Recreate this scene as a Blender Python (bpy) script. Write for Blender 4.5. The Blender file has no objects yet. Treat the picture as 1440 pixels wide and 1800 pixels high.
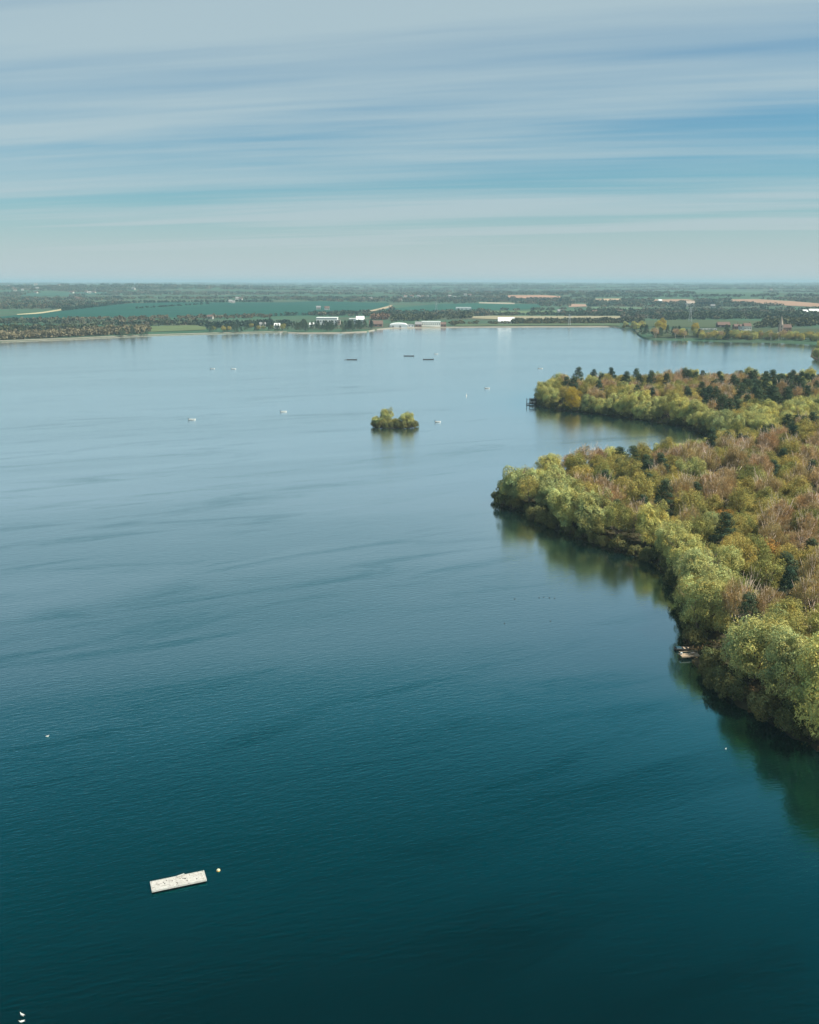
import bpy, bmesh, math, random
import numpy as np
from mathutils import Vector, Matrix

R = math.radians
random.seed(7)
rng = np.random.default_rng(7)
sc = bpy.context.scene
C = sc.collection

# ------------------------------------------------------------------ camera
CAM_H = 65.0
FPX = 1700.0                       # focal length in pixels of the 1440x1800 photograph
PITCH = math.atan(404.0 / FPX)     # horizon lies at y = 496
cam = bpy.data.cameras.new('camera')
camo = bpy.data.objects.new('camera', cam)
C.objects.link(camo)
camo.location = (0, 0, CAM_H)
camo.rotation_euler = (math.pi / 2 - PITCH, 0, 0)
cam.sensor_fit = 'VERTICAL'
cam.sensor_height = 24.0
cam.lens = 24.0 * FPX / 1800.0
cam.clip_start = 0.5
cam.clip_end = 80000
sc.camera = camo

# ------------------------------------------------------------------ sky, sun, exposure
SUN_EL, SUN_AZ = R(51), R(101)     # azimuth clockwise from +Y (view direction): from the right, square to the view
w = bpy.data.worlds.new('World')
sc.world = w
w.use_nodes = True
nt = w.node_tree
nt.nodes.clear()
def N(tree, kind, **kw):
    n = tree.nodes.new(kind)
    for k, v in kw.items():
        if k.startswith('i_'):
            n.inputs[k[2:].replace('_', ' ')].default_value = v
        else:
            setattr(n, k, v)
    return n
def L(tree, a, b):
    tree.links.new(a, b)
def math_n(tree, op, a=None, b=None, clamp=False):
    n = tree.nodes.new('ShaderNodeMath'); n.operation = op; n.use_clamp = clamp
    for i, v in enumerate((a, b)):
        if v is None: continue
        if hasattr(v, 'is_linked'): tree.links.new(v, n.inputs[i])
        else: n.inputs[i].default_value = v
    return n.outputs[0]
def mixc(tree, fac, a, b, blend='MIX'):
    n = tree.nodes.new('ShaderNodeMix'); n.data_type = 'RGBA'; n.blend_type = blend
    for s, v in ((n.inputs[0], fac), (n.inputs[6], a), (n.inputs[7], b)):
        if hasattr(v, 'is_linked'): tree.links.new(v, s)
        elif isinstance(v, (int, float)): s.default_value = v
        else: s.default_value = (*v, 1) if len(v) == 3 else v
    return n.outputs[2]
def ramp(tree, fac, stops):
    n = tree.nodes.new('ShaderNodeValToRGB')
    e = n.color_ramp.elements
    while len(e) < len(stops): e.new(0.5)
    for el, (p, c) in zip(e, stops):
        el.position = p
        el.color = (c, c, c, 1) if isinstance(c, (int, float)) else (*c, 1)
    tree.links.new(fac, n.inputs[0])
    return n.outputs[0]
def maprange(tree, v, a, b, c=0.0, d=1.0, smooth=True):
    n = tree.nodes.new('ShaderNodeMapRange')
    n.interpolation_type = 'SMOOTHSTEP' if smooth else 'LINEAR'
    tree.links.new(v, n.inputs[0])
    for i, x in enumerate((a, b, c, d)): n.inputs[i + 1].default_value = x
    return n.outputs[0]

sky = N(nt, 'ShaderNodeTexSky', sky_type='NISHITA', sun_disc=False)
sky.sun_elevation = SUN_EL
sky.sun_rotation = SUN_AZ
sky.altitude = 60
sky.air_density = 1.0
sky.dust_density = 0.6
sky.ozone_density = 2.5
tc = N(nt, 'ShaderNodeTexCoord')
sep = N(nt, 'ShaderNodeSeparateXYZ'); L(nt, tc.outputs['Generated'], sep.inputs[0])
el = math_n(nt, 'MAXIMUM', sep.outputs[2], 0.0)
den = math_n(nt, 'ADD', el, 0.035)
u = math_n(nt, 'DIVIDE', sep.outputs[0], den)
v = math_n(nt, 'DIVIDE', sep.outputs[1], den)
cmb = N(nt, 'ShaderNodeCombineXYZ'); L(nt, u, cmb.inputs[0]); L(nt, v, cmb.inputs[1])
def cirrus(rot, sx, sy, off, detail, dist):
    m = N(nt, 'ShaderNodeMapping'); L(nt, cmb.outputs[0], m.inputs[0])
    m.inputs['Rotation'].default_value = (0, 0, R(rot))
    m2 = N(nt, 'ShaderNodeMapping'); L(nt, m.outputs[0], m2.inputs[0])
    m2.inputs['Scale'].default_value = (sx, sy, 1)
    m2.inputs['Location'].default_value = off
    t = N(nt, 'ShaderNodeTexNoise'); L(nt, m2.outputs[0], t.inputs['Vector'])
    t.inputs['Scale'].default_value = 1.0; t.inputs['Detail'].default_value = detail
    t.inputs['Roughness'].default_value = 0.55; t.inputs['Distortion'].default_value = dist
    return t.outputs['Fac']
c1 = cirrus(14, 0.085, 0.62, (5.5, 6.7, 0), 6.0, 0.5)
c2 = cirrus(12, 0.30, 2.4, (1.3, 7.7, 2), 5.0, 0.6)
c3 = cirrus(35, 0.13, 0.24, (7.2, 3.1, 4), 2.0, 0.0)
cl = math_n(nt, 'ADD', math_n(nt, 'MULTIPLY', c1, 0.55), math_n(nt, 'ADD', math_n(nt, 'MULTIPLY', c2, 0.17), math_n(nt, 'MULTIPLY', c3, 0.35)))
clf = maprange(nt, math_n(nt, 'ADD', cl, maprange(nt, el, 0.10, 0.26, 0.0, 0.03)), 0.42, 0.64, 0.05, 1.0)
low = maprange(nt, el, 0.0, 0.11, 1.0, 0.0)            # thicker veil towards the horizon
clf2 = math_n(nt, 'MAXIMUM', math_n(nt, 'MULTIPLY', clf, 0.86), math_n(nt, 'MULTIPLY', low, 0.95))
tint = mixc(nt, 1.0, sky.outputs[0], (0.58, 0.98, 1.05), 'MULTIPLY')
veil = mixc(nt, low, (5.05, 6.45, 6.95), (5.7, 6.55, 6.75))      # thin cirrus, milkier in the haze low down
skyc = mixc(nt, clf2, tint, veil)
bg = N(nt, 'ShaderNodeBackground'); L(nt, skyc, bg.inputs[0]); bg.inputs[1].default_value = 0.052
wo = N(nt, 'ShaderNodeOutputWorld'); L(nt, bg.outputs[0], wo.inputs[0])

sun = bpy.data.lights.new('sun', 'SUN'); sun.energy = 5.0; sun.angle = R(0.6); sun.color = (1.0, 0.93, 0.80)
suno = bpy.data.objects.new('sun', sun); C.objects.link(suno)
sd = Vector((math.sin(SUN_AZ) * math.cos(SUN_EL), math.cos(SUN_AZ) * math.cos(SUN_EL), math.sin(SUN_EL)))
suno.rotation_euler = sd.to_track_quat('Z', 'Y').to_euler()
suno.location = sd * 300

sc.view_settings.view_transform = 'Standard'
sc.view_settings.look = 'None'
sc.view_settings.gamma = 1
sc.view_settings.exposure = 0.8
sc.cycles.max_bounces = 6
sc.cycles.diffuse_bounces = 3
sc.cycles.glossy_bounces = 3
sc.cycles.transmission_bounces = 3
sc.cycles.volume_bounces = 1
sc.cycles.volume_step_rate = 10
sc.cycles.volume_max_steps = 64

# ------------------------------------------------------------------ pixel -> place
FW = np.array((0, math.cos(PITCH), -math.sin(PITCH)))
UP = np.array((0, math.sin(PITCH), math.cos(PITCH)))
RT = np.array((1.0, 0, 0))
def ray(px, py):
    d = FW + RT * ((px - 720) / FPX) - UP * ((py - 900) / FPX)
    return d
def gp(px, py, z=0.0):
    """point where the pixel's ray meets the level z (water or ground)"""
    d = ray(px, py); t = (z - CAM_H) / d[2]
    return np.array((d[0] * t, d[1] * t, z))
def px_of(p):
    q = np.asarray(p, float) - np.array((0, 0, CAM_H))
    dpt = q @ FW
    return 720 + FPX * (q @ RT) / dpt, 900 - FPX * (q @ UP) / dpt, dpt

# ------------------------------------------------------------------ helpers: meshes and tags
def link(o, parent=None):
    C.objects.link(o)
    if parent is not None: o.parent = parent
    return o
def tag(o, label=None, cat=None, group=None, kind=None):
    if label: o['label'] = label
    if cat: o['category'] = cat
    if group: o['group'] = group
    if kind: o['kind'] = kind
    return o
def empty(name, loc, rz=0.0, s=1.0):
    o = bpy.data.objects.new(name, None)
    o.empty_display_size = 0.5
    o.location = loc; o.rotation_euler = (0, 0, rz); o.scale = (s, s, s)
    return link(o)
def np_mesh(name, verts, faces, mat=None, col=None, smooth=False):
    """faces: (M,3) or (M,4) array; col: (M,3) per-face own colour"""
    me = bpy.data.meshes.new(name)
    verts = np.asarray(verts, np.float32); faces = np.asarray(faces, np.int32)
    m, k = faces.shape
    me.vertices.add(len(verts)); me.vertices.foreach_set('co', verts.ravel())
    me.loops.add(m * k); me.loops.foreach_set('vertex_index', faces.ravel())
    me.polygons.add(m)
    me.polygons.foreach_set('loop_start', np.arange(0, m * k, k, dtype=np.int32))
    me.polygons.foreach_set('loop_total', np.full(m, k, np.int32))
    if smooth: me.polygons.foreach_set('use_smooth', np.ones(m, bool))
    me.update(calc_edges=True)
    if col is not None:
        a = me.attributes.new('Col', 'FLOAT_COLOR', 'FACE')
        c4 = np.ones((m, 4), np.float32); c4[:, :3] = col
        a.data.foreach_set('color', c4.ravel())
    if mat: me.materials.append(mat)
    return me

class MB:
    """collects boxes, tubes and lofts into one mesh"""
    def __init__(s): s.v = []; s.f = []
    def add(s, v, f):
        o = len(s.v); s.v += [tuple(map(float, p)) for p in v]; s.f += [tuple(i + o for i in q) for q in f]; return s
    def box(s, c, d, rz=0.0, rx=0.0, taper=1.0):
        hx, hy, hz = d[0] / 2, d[1] / 2, d[2] / 2
        m = Matrix.Rotation(rz, 3, 'Z') @ Matrix.Rotation(rx, 3, 'X')
        vs = []
        for k, z in ((1.0, -hz), (taper, hz)):
            for x, y in ((-hx, -hy), (hx, -hy), (hx, hy), (-hx, hy)):
                vs.append(m @ Vector((x * k, y * k, z)) + Vector(c))
        return s.add(vs, [(3, 2, 1, 0), (4, 5, 6, 7), (0, 1, 5, 4), (1, 2, 6, 5), (2, 3, 7, 6), (3, 0, 4, 7)])
    def tube(s, p, q, r0, r1=None, n=6):
        r1 = r0 if r1 is None else r1
        p, q = Vector(p), Vector(q); ax = (q - p)
        if ax.length < 1e-6: return s
        ax.normalize(); a = ax.orthogonal().normalized(); b = ax.cross(a)
        vs = [p + (a * math.cos(2 * math.pi * i / n) + b * math.sin(2 * math.pi * i / n)) * r0 for i in range(n)]
        vs += [q + (a * math.cos(2 * math.pi * i / n) + b * math.sin(2 * math.pi * i / n)) * r1 for i in range(n)]
        fs = [(i, (i + 1) % n, n + (i + 1) % n, n + i) for i in range(n)] + [tuple(range(n - 1, -1, -1)), tuple(range(n, 2 * n))]
        return s.add(vs, fs)
    def loft(s, rings, caps=True):
        n = len(rings[0]); vs = [p for r in rings for p in r]; fs = []
        for k in range(len(rings) - 1):
            for i in range(n):
                j = (i + 1) % n
                fs.append((k * n + i, k * n + j, (k + 1) * n + j, (k + 1) * n + i))
        if caps: fs += [tuple(range(n - 1, -1, -1)), tuple((len(rings) - 1) * n + i for i in range(n))]
        return s.add(vs, fs)
    def gable(s, c, d, h, over=0.3, rz=0.0):
        """a closed gable roof: ridge along x, eaves at c.z"""
        hx, hy = d[0] / 2 + over, d[1] / 2 + over
        m = Matrix.Rotation(rz, 3, 'Z'); c = Vector(c)
        vs = [m @ Vector(p) + c for p in ((-hx, -hy, 0), (hx, -hy, 0), (hx, hy, 0), (-hx, hy, 0), (-hx, 0, h), (hx, 0, h))]
        return s.add(vs, [(3, 2, 1, 0), (0, 1, 5, 4), (2, 3, 4, 5), (1, 2, 5), (3, 0, 4)])
    def mesh(s, name, mat, smooth=False):
        me = bpy.data.meshes.new(name); me.from_pydata(s.v, [], s.f); me.update()
        if smooth: me.polygons.foreach_set('use_smooth', np.ones(len(me.polygons), bool))
        me.materials.append(mat); return me
    def build(s, name, mat, parent=None, smooth=False):
        return link(bpy.data.objects.new(name, s.mesh(name, mat, smooth)), parent)

def copy_tree(o, parent=None):
    c = o.copy(); C.objects.link(c); c.parent = parent
    for ch in o.children: copy_tree(ch, c)
    return c

# ------------------------------------------------------------------ materials
MATS = {}
def newmat(name):
    m = bpy.data.materials.new(name); m.use_nodes = True
    t = m.node_tree; t.nodes.clear()
    o = t.nodes.new('ShaderNodeOutputMaterial')
    MATS[name] = m
    return m, t, o
def plain(name, col, rough=0.7, var=0.25, scale=3.0, spec=0.3):
    m, t, o = newmat(name)
    p = N(t, 'ShaderNodeBsdfPrincipled')
    co = N(t, 'ShaderNodeTexCoord')
    nz = N(t, 'ShaderNodeTexNoise'); L(t, co.outputs['Object'], nz.inputs['Vector'])
    nz.inputs['Scale'].default_value = scale; nz.inputs['Detail'].default_value = 6
    a = tuple(c * (1 - var) for c in col); b = tuple(min(1, c * (1 + var)) for c in col)
    L(t, mixc(t, nz.outputs['Fac'], a, b), p.inputs['Base Color'])
    p.inputs['Roughness'].default_value = rough
    p.inputs['Specular IOR Level'].default_value = spec
    L(t, p.outputs[0], o.inputs[0])
    return m
def foliage(name, ca, cb, trans=0.15, attr=True):
    """leaf colour: per-leaf own colour x a mix between two tones chosen per tree"""
    m, t, o = newmat(name)
    oi = N(t, 'ShaderNodeObjectInfo')
    base = mixc(t, oi.outputs['Random'], ca, cb)
    if attr:
        at = N(t, 'ShaderNodeAttribute', attribute_name='Col')
        base = mixc(t, 1.0, base, at.outputs['Color'], 'MULTIPLY')
    d = N(t, 'ShaderNodeBsdfDiffuse'); L(t, base, d.inputs[0])
    tr = N(t, 'ShaderNodeBsdfTranslucent'); L(t, base, tr.inputs[0])
    mx = N(t, 'ShaderNodeMixShader'); mx.inputs[0].default_value = trans
    L(t, d.outputs[0], mx.inputs[1]); L(t, tr.outputs[0], mx.inputs[2])
    L(t, mx.outputs[0], o.inputs[0])
    return m
M_WILLOW = foliage('willow_leaf', (0.300, 0.330, 0.140), (0.475, 0.455, 0.150))
M_GOLD = foliage('golden_leaf', (0.38, 0.33, 0.06), (0.40, 0.30, 0.05))
M_OLIVE = foliage('olive_leaf', (0.215, 0.230, 0.075), (0.380, 0.310, 0.095))
M_RUST = foliage('rust_leaf', (0.36, 0.20, 0.05), (0.33, 0.19, 0.06))
M_BIRCH = foliage('birch_twig', (0.390, 0.265, 0.145), (0.365, 0.295, 0.130), 0.2)
M_PINE = foliage('pine_needle', (0.040, 0.070, 0.046), (0.075, 0.105, 0.056), 0.08)
M_BLUEGREEN = foliage('poplar_leaf', (0.150, 0.190, 0.085), (0.170, 0.200, 0.080))
M_SHRUB = foliage('shrub_leaf', (0.085, 0.100, 0.042), (0.160, 0.150, 0.060))
M_DISTANT = foliage('distant_leaf', (1, 1, 1), (1, 1, 1), 0.1)
M_BARK = plain('bark', (0.16, 0.12, 0.085), 0.9, 0.35, 4)
M_BIRCHBARK = plain('birch_bark', (0.60, 0.48, 0.39), 0.9, 0.35, 3)
M_WHITE = plain('white_paint', (0.50, 0.51, 0.49), 0.5, 0.06, 2)
M_BOAT = plain('boat_white', (0.60, 0.61, 0.60), 0.4, 0.05, 2)
M_DIRTYWHITE = plain('weathered_white', (0.40, 0.40, 0.37), 0.7, 0.15, 6)
M_DARK = plain('dark_timber', (0.045, 0.042, 0.038), 0.8, 0.4, 5)
M_TIMBER = plain('weathered_timber', (0.30, 0.23, 0.16), 0.8, 0.3, 5)
M_STEEL = plain('galvanised_steel', (0.42, 0.43, 0.43), 0.5, 0.1, 2)
M_GLASS = plain('window_glass', (0.03, 0.04, 0.05), 0.1, 0.1, 2, 0.6)
M_BRICK = plain('brick_wall', (0.24, 0.15, 0.11), 0.9, 0.2, 1)
M_TILE = plain('roof_tile', (0.13, 0.085, 0.068), 0.9, 0.25, 1)
M_SLATE = plain('grey_slate', (0.20, 0.20, 0.20), 0.8, 0.2, 1)
M_SHEET = plain('pale_sheet_metal', (0.64, 0.65, 0.64), 0.55, 0.08, 0.3)
M_CREAM = plain('cream_render', (0.75, 0.73, 0.66), 0.9, 0.08, 0.5)
M_STONE = plain('pale_stone', (0.33, 0.27, 0.22), 0.9, 0.2, 0.8)
M_ORANGE = plain('orange_plastic', (0.50, 0.26, 0.06), 0.5, 0.15, 3)
M_BUOY = plain('cream_yellow_plastic', (0.55, 0.52, 0.32), 0.5, 0.1, 4)
M_WHITEROOF = plain('white_roofing', (0.72, 0.73, 0.72), 0.7, 0.06, 0.3)
M_HOUSE = plain('house_render', (0.40, 0.39, 0.35), 0.9, 0.1, 0.5)
M_BLUE = plain('blue_tarpaulin', (0.012, 0.045, 0.065), 0.6, 0.3, 3)
M_RUBBER = plain('dark_rubber', (0.02, 0.02, 0.022), 0.6, 0.2, 3)
M_GREY = plain('gull_grey', (0.35, 0.37, 0.39), 0.8, 0.1, 8)
M_BLACKBIRD = plain('dark_plumage', (0.03, 0.03, 0.03), 0.7, 0.3, 8)
M_BEAK = plain('yellow_beak', (0.6, 0.35, 0.05), 0.5, 0.1, 8)

# ------------------------------------------------------------------ shorelines
FAR = [(-420, 640), (-200, 617), (0, 602), (130, 597), (260, 591), (400, 587), (495, 585), (530, 586.5), (600, 586), (645, 584), (662, 580),
       (690, 577.5), (800, 576), (900, 575.3), (1000, 575), (1075, 575), (1092, 578), (1116, 580), (1122, 592), (1140, 597),
       (1200, 598), (1270, 600), (1340, 601), (1400, 603), (1440, 605), (1500, 610), (1700, 625)]
fp = np.array([gp(x, y)[:2] for x, y in FAR])
f_th = np.arctan2(fp[:, 0], fp[:, 1]); f_D = np.hypot(fp[:, 0], fp[:, 1])
f_th = np.concatenate(([-math.pi, -1.6, -0.9], f_th, [0.9, 1.6, math.pi]))
f_D = np.concatenate(([420, 480, 620], f_D, [650, 520, 420]))
def shore_D(th): return np.interp(th, f_th, f_D)
def sstep(a, b, x):
    t = np.clip((x - a) / (b - a), 0, 1); return t * t * (3 - 2 * t)
def hills(x, y):
    r = np.hypot(x, y)
    z = 10 * sstep(1700, 4200, r) + 5 * np.sin(x / 520 + 0.7) * np.sin(y / 610 + 1.1) * sstep(1600, 2600, r)
    z += 34 * np.exp(-((x + 1900) / 1300) ** 2 - ((y - 5600) / 1500) ** 2)
    z += 12 * np.exp(-((x - 1500) / 900) ** 2 - ((y - 3900) / 700) ** 2)
    z += 30 * sstep(5200, 9500, r) * (0.82 + 0.18 * np.sin(x / 900 + 0.4) + 0.10 * np.sin(x / 380 + y / 1500))
    z += 16 * sstep(12000, 20000, r) * (0.9 + 0.2 * np.sin(x / 2300 + 2))
    return z
def ground_z(x, y):
    x = np.asarray(x, float); y = np.asarray(y, float)
    th = np.arctan2(x, y); r = np.hypot(x, y); s = r - shore_D(th)
    bank = np.interp(s, [-30, -8, 0, 2.5, 8, 40, 300], [-6, -2.0, 0, 0.9, 1.6, 2.2, 3.5])
    return bank + hills(x, y) * sstep(0, 500, s)
def gt(px, py):
    """point where the pixel's ray meets the far ground"""
    d = ray(px, py)
    ts = np.geomspace(850, 26000, 700) / math.hypot(d[0], d[1])
    P = np.outer(ts, d) + np.array((0, 0, CAM_H))
    below = P[:, 2] < ground_z(P[:, 0], P[:, 1])
    i = int(np.argmax(below)) if below.any() else len(ts) - 1
    lo, hi = ts[max(i - 1, 0)], ts[i]
    for _ in range(18):
        mid = (lo + hi) / 2; p = d * mid + np.array((0, 0, CAM_H))
        if p[2] < float(ground_z(p[0], p[1])): hi = mid
        else: lo = mid
    p = d * hi
    return np.array((p[0], p[1], float(ground_z(p[0], p[1]))))

def gt_many(px, py):
    px = np.asarray(px, float); py = np.asarray(py, float); out = np.empty((len(px), 3))
    base = np.geomspace(850, 26000, 420)
    for s0 in range(0, len(px), 1500):
        a, b = px[s0:s0 + 1500], py[s0:s0 + 1500]
        D = FW + np.outer((a - 720) / FPX, RT) - np.outer((b - 900) / FPX, UP)
        ts = base[None, :] / np.hypot(D[:, 0], D[:, 1])[:, None]
        Z = CAM_H + ts * D[:, 2:3] - ground_z(ts * D[:, :1], ts * D[:, 1:2])
        neg = Z < 0; i = np.where(neg.any(1), neg.argmax(1), len(base) - 1); i = np.maximum(i, 1)
        rI = np.arange(len(a)); z0, z1 = Z[rI, i - 1], Z[rI, i]
        f = np.clip(z0 / np.where(np.abs(z0 - z1) < 1e-9, 1, z0 - z1), 0, 1)
        t_ = ts[rI, i - 1] + f * (ts[rI, i] - ts[rI, i - 1])
        x, y = D[:, 0] * t_, D[:, 1] * t_
        out[s0:s0 + 1500] = np.c_[x, y, ground_z(x, y)]
    return out

# the two wooded headlands with the inlet between them, traced along the waterline
HEAD = [(1440, 1322), (1392, 1296), (1345, 1268), (1290, 1238), (1242, 1205), (1222, 1170), (1208, 1135), (1200, 1080), (1188, 1032),
        (1152, 990), (1105, 974), (1062, 966), (1010, 946), (940, 918), (927, 901), (879, 891), (870, 883), (887, 863), (930, 848), (1000, 836),
        (1100, 822), (1200, 808), (1262, 790), (1272, 780), (1255, 770), (1205, 750), (1130, 739), (1060, 729), (1000, 723), (948, 715),
        (939, 709), (943, 701), (965, 694), (1010, 690), (1100, 687), (1200, 686), (1300, 686), (1440, 689), (1540, 690)]
head_poly = [tuple(gp(x, y)[:2]) for x, y in HEAD]
head_poly = [(300, 40), (92, 62), (70, 92), (76, 122)] + head_poly[:] + [(420, 640), (420, 40)]
PT2 = [(1424, 627), (1434, 634), (1470, 638), (1560, 640), (1560, 606), (1450, 606), (1428, 612)]
pt2_poly = [tuple(gp(x, y)[:2]) for x, y in PT2]
isl_c = gp(693, 750); 
isl_poly = []
for k in range(18):
    a = 2 * math.pi * k / 18
    isl_poly.append((isl_c[0] + math.cos(a) * 10.0 * (1 + 0.12 * math.sin(3 * a)), isl_c[1] + math.sin(a) * 6.0 * (1 + 0.15 * math.cos(2 * a))))
def sdist(P, poly):
    """signed distance, positive inside"""
    P = np.asarray(P, float); poly = np.asarray(poly, float)
    d = np.full(len(P), 1e9); ins = np.zeros(len(P), bool)
    for i in range(len(poly)):
        a, b = poly[i], poly[(i + 1) % len(poly)]
        ab = b - a; t = np.clip(((P - a) @ ab) / max(ab @ ab, 1e-9), 0, 1)
        d = np.minimum(d, np.hypot(*(P - (a + t[:, None] * ab)).T))
        c = (a[1] > P[:, 1]) != (b[1] > P[:, 1])
        with np.errstate(divide='ignore', invalid='ignore'):
            xi = (b[0] - a[0]) * (P[:, 1] - a[1]) / (b[1] - a[1]) + a[0]
        ins ^= c & (P[:, 0] < xi)
    return np.where(ins, d, -d)
def bank_z(s): return np.interp(s, [-8, 0, 2, 6, 40], [-2.4, 0.0, 0.4, 1.0, 2.4])
def land_sheet(name, poly, step, mat):
    p = np.array(poly); x0, y0 = p.min(0) - 9; x1, y1 = p.max(0) + 9
    xs = np.arange(x0, x1 + step, step); ys = np.arange(y0, y1 + step, step)
    X, Y = np.meshgrid(xs, ys); P = np.c_[X.ravel(), Y.ravel()]
    s = sdist(P, poly); z = bank_z(s) + 0.15 * np.sin(P[:, 0] * 1.1) * np.sin(P[:, 1] * 0.9)
    nx = len(xs); idx = np.arange(len(P)).reshape(len(ys), nx)
    q = np.stack([idx[:-1, :-1], idx[:-1, 1:], idx[1:, 1:], idx[1:, :-1]], -1).reshape(-1, 4)
    q = q[(s[q] > -8).any(1)]
    o = link(bpy.data.objects.new(name, np_mesh(name, np.c_[P, z], q, mat, smooth=True)))
    return tag(o, kind='structure')

# ------------------------------------------------------------------ ground materials
def patchy(name, stops, scale, detail=6, rough=0.95, extra=None):
    m, t, o = newmat(name)
    p = N(t, 'ShaderNodeBsdfPrincipled'); g = N(t, 'ShaderNodeNewGeometry')
    mp = N(t, 'ShaderNodeMapping'); L(t, g.outputs['Position'], mp.inputs[0])
    mp.inputs['Scale'].default_value = scale
    nz = N(t, 'ShaderNodeTexNoise'); L(t, mp.outputs[0], nz.inputs['Vector'])
    nz.inputs['Scale'].default_value = 1; nz.inputs['Detail'].default_value = detail; nz.inputs['Roughness'].default_value = 0.65
    c = ramp(t, nz.outputs['Fac'], stops)
    L(t, c, p.inputs['Base Color']); p.inputs['Roughness'].default_value = rough; p.inputs['Specular IOR Level'].default_value = 0.1
    L(t, p.outputs[0], o.inputs[0]); return m
M_GROUND = patchy('far_countryside', [(0.30, (0.020, 0.060, 0.038)), (0.45, (0.038, 0.088, 0.050)), (0.55, (0.045, 0.068, 0.042)), (0.70, (0.11, 0.10, 0.065))], (0.0016, 0.0045, 0), 9)
M_WOODFLOOR = patchy('woodland_floor', [(0.3, (0.030, 0.026, 0.016)), (0.6, (0.055, 0.050, 0.026)), (0.75, (0.04, 0.052, 0.020))], (0.35, 0.35, 0.35), 6)
M_SAND = patchy('islet_mud', [(0.35, (0.09, 0.075, 0.05)), (0.65, (0.24, 0.21, 0.16))], (0.4, 0.4, 0.4), 5)
M_CONCRETE = patchy('concrete_revetment', [(0.3, (0.14, 0.135, 0.11)), (0.6, (0.22, 0.205, 0.17)), (0.8, (0.13, 0.13, 0.10))], (0.05, 0.3, 0.3), 6)
def field_mat(name, col):
    a = tuple(c * 0.82 for c in col); b = tuple(c * 1.15 for c in col)
    return patchy(name, [(0.3, a), (0.7, b)], (0.004, 0.012, 0.01), 8)

# ------------------------------------------------------------------ ground: one sheet to the horizon
th = np.concatenate((np.linspace(-math.pi, -0.62, 60)[:-1], np.linspace(-0.62, 0.62, 330), np.linspace(0.62, math.pi, 60)[1:]))
ss = np.concatenate(([-30, -12, -5, 0, 2.5, 5, 8, 14, 24, 40, 65], np.geomspace(95, 27000, 110)))
TH, SS = np.meshgrid(th, ss); RR = shore_D(TH) + SS
GX, GY = np.sin(TH) * RR, np.cos(TH) * RR
idx = np.arange(TH.size).reshape(TH.shape)
q = np.stack([idx[:-1, :-1], idx[1:, :-1], idx[1:, 1:], idx[:-1, 1:]], -1).reshape(-1, 4)
gme = np_mesh('ground', np.c_[GX.ravel(), GY.ravel(), ground_z(GX, GY).ravel()], q, M_GROUND, smooth=True)
tag(link(bpy.data.objects.new('ground', gme)), kind='structure')
land_sheet('headland', head_poly, 3.0, M_WOODFLOOR)
land_sheet('wooded_point', pt2_poly, 4.0, M_WOODFLOOR)
land_sheet('islet', isl_poly, 1.2, M_SAND)

# pale stone apron along the dam on the far bank
def shore_strip(name, x0, x1, w0, w1, mat, n):
    t0 = np.arctan2(*gp(x0, np.interp(x0, [a for a, _ in FAR], [b for _, b in FAR]))[:2]); t1 = np.arctan2(*gp(x1, np.interp(x1, [a for a, _ in FAR], [b for _, b in FAR]))[:2])
    tt = np.linspace(t0, t1, n); V = []
    for t in tt:
        for s in (w0, 0.0, w1 * 0.5, w1):
            r = shore_D(t) + s; x, y = math.sin(t) * r, math.cos(t) * r
            V.append((x, y, float(ground_z(x, y)) + 0.12))
    ii = np.arange(len(V)).reshape(n, 4)
    qq = np.stack([ii[:-1, :-1], ii[:-1, 1:], ii[1:, 1:], ii[1:, :-1]], -1).reshape(-1, 4)
    return tag(link(bpy.data.objects.new(name, np_mesh(name, V, qq, mat, smooth=True))), kind='structure')
shore_strip('dam_apron', -400, 505, -3, 9, M_CONCRETE, 120)
shore_strip('beach', 506, 1090, -3, 5, M_CONCRETE, 110)

# ------------------------------------------------------------------ water
M_WATER, t, o = newmat('lake_water')
g = N(t, 'ShaderNodeNewGeometry')
lee = N(t, 'ShaderNodeAttribute', attribute_name='lee').outputs['Fac']
shal = N(t, 'ShaderNodeAttribute', attribute_name='shallow').outputs['Fac']
def wnoise(rot, scale, sx, sy, detail, rough=0.55, dist=0.0, off=(0, 0, 0)):
    m1 = N(t, 'ShaderNodeMapping'); L(t, g.outputs['Position'], m1.inputs[0]); m1.inputs['Rotation'].default_value = (0, 0, R(rot))
    m2 = N(t, 'ShaderNodeMapping'); L(t, m1.outputs[0], m2.inputs[0]); m2.inputs['Scale'].default_value = (sx, sy, 1); m2.inputs['Location'].default_value = off
    n = N(t, 'ShaderNodeTexNoise'); L(t, m2.outputs[0], n.inputs['Vector'])
    n.inputs['Scale'].default_value = scale; n.inputs['Detail'].default_value = detail; n.inputs['Roughness'].default_value = rough; n.inputs['Distortion'].default_value = dist
    return n.outputs['Fac']
gust = wnoise(-26, 1.0, 0.015, 0.070, 5, 0.65, 0.8, (3.3, 8.4, 0))      # narrow wind lanes
gust2 = wnoise(-22, 1.0, 0.0042, 0.016, 4, 0.55, 0.3, (3.4, 0.2, 0))    # broad ones
g1 = maprange(t, gust, 0.50, 0.76, 0.0, 1.0)
g2 = maprange(t, gust2, 0.38, 0.64, 0.0, 1.0)
wind = math_n(t, 'ADD', math_n(t, 'MULTIPLY', g1, 0.75), math_n(t, 'MULTIPLY', g2, 0.35))
calm = math_n(t, 'SUBTRACT', 1.0, math_n(t, 'MULTIPLY', lee, 0.85))
wl = math_n(t, 'MULTIPLY', wind, calm)
amp = math_n(t, 'ADD', math_n(t, 'MULTIPLY', wl, 0.6), math_n(t, 'MULTIPLY', calm, 0.7))
w1 = wnoise(-20, 1.0, 0.50, 1.55, 3, 0.6, 0.3)
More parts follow.
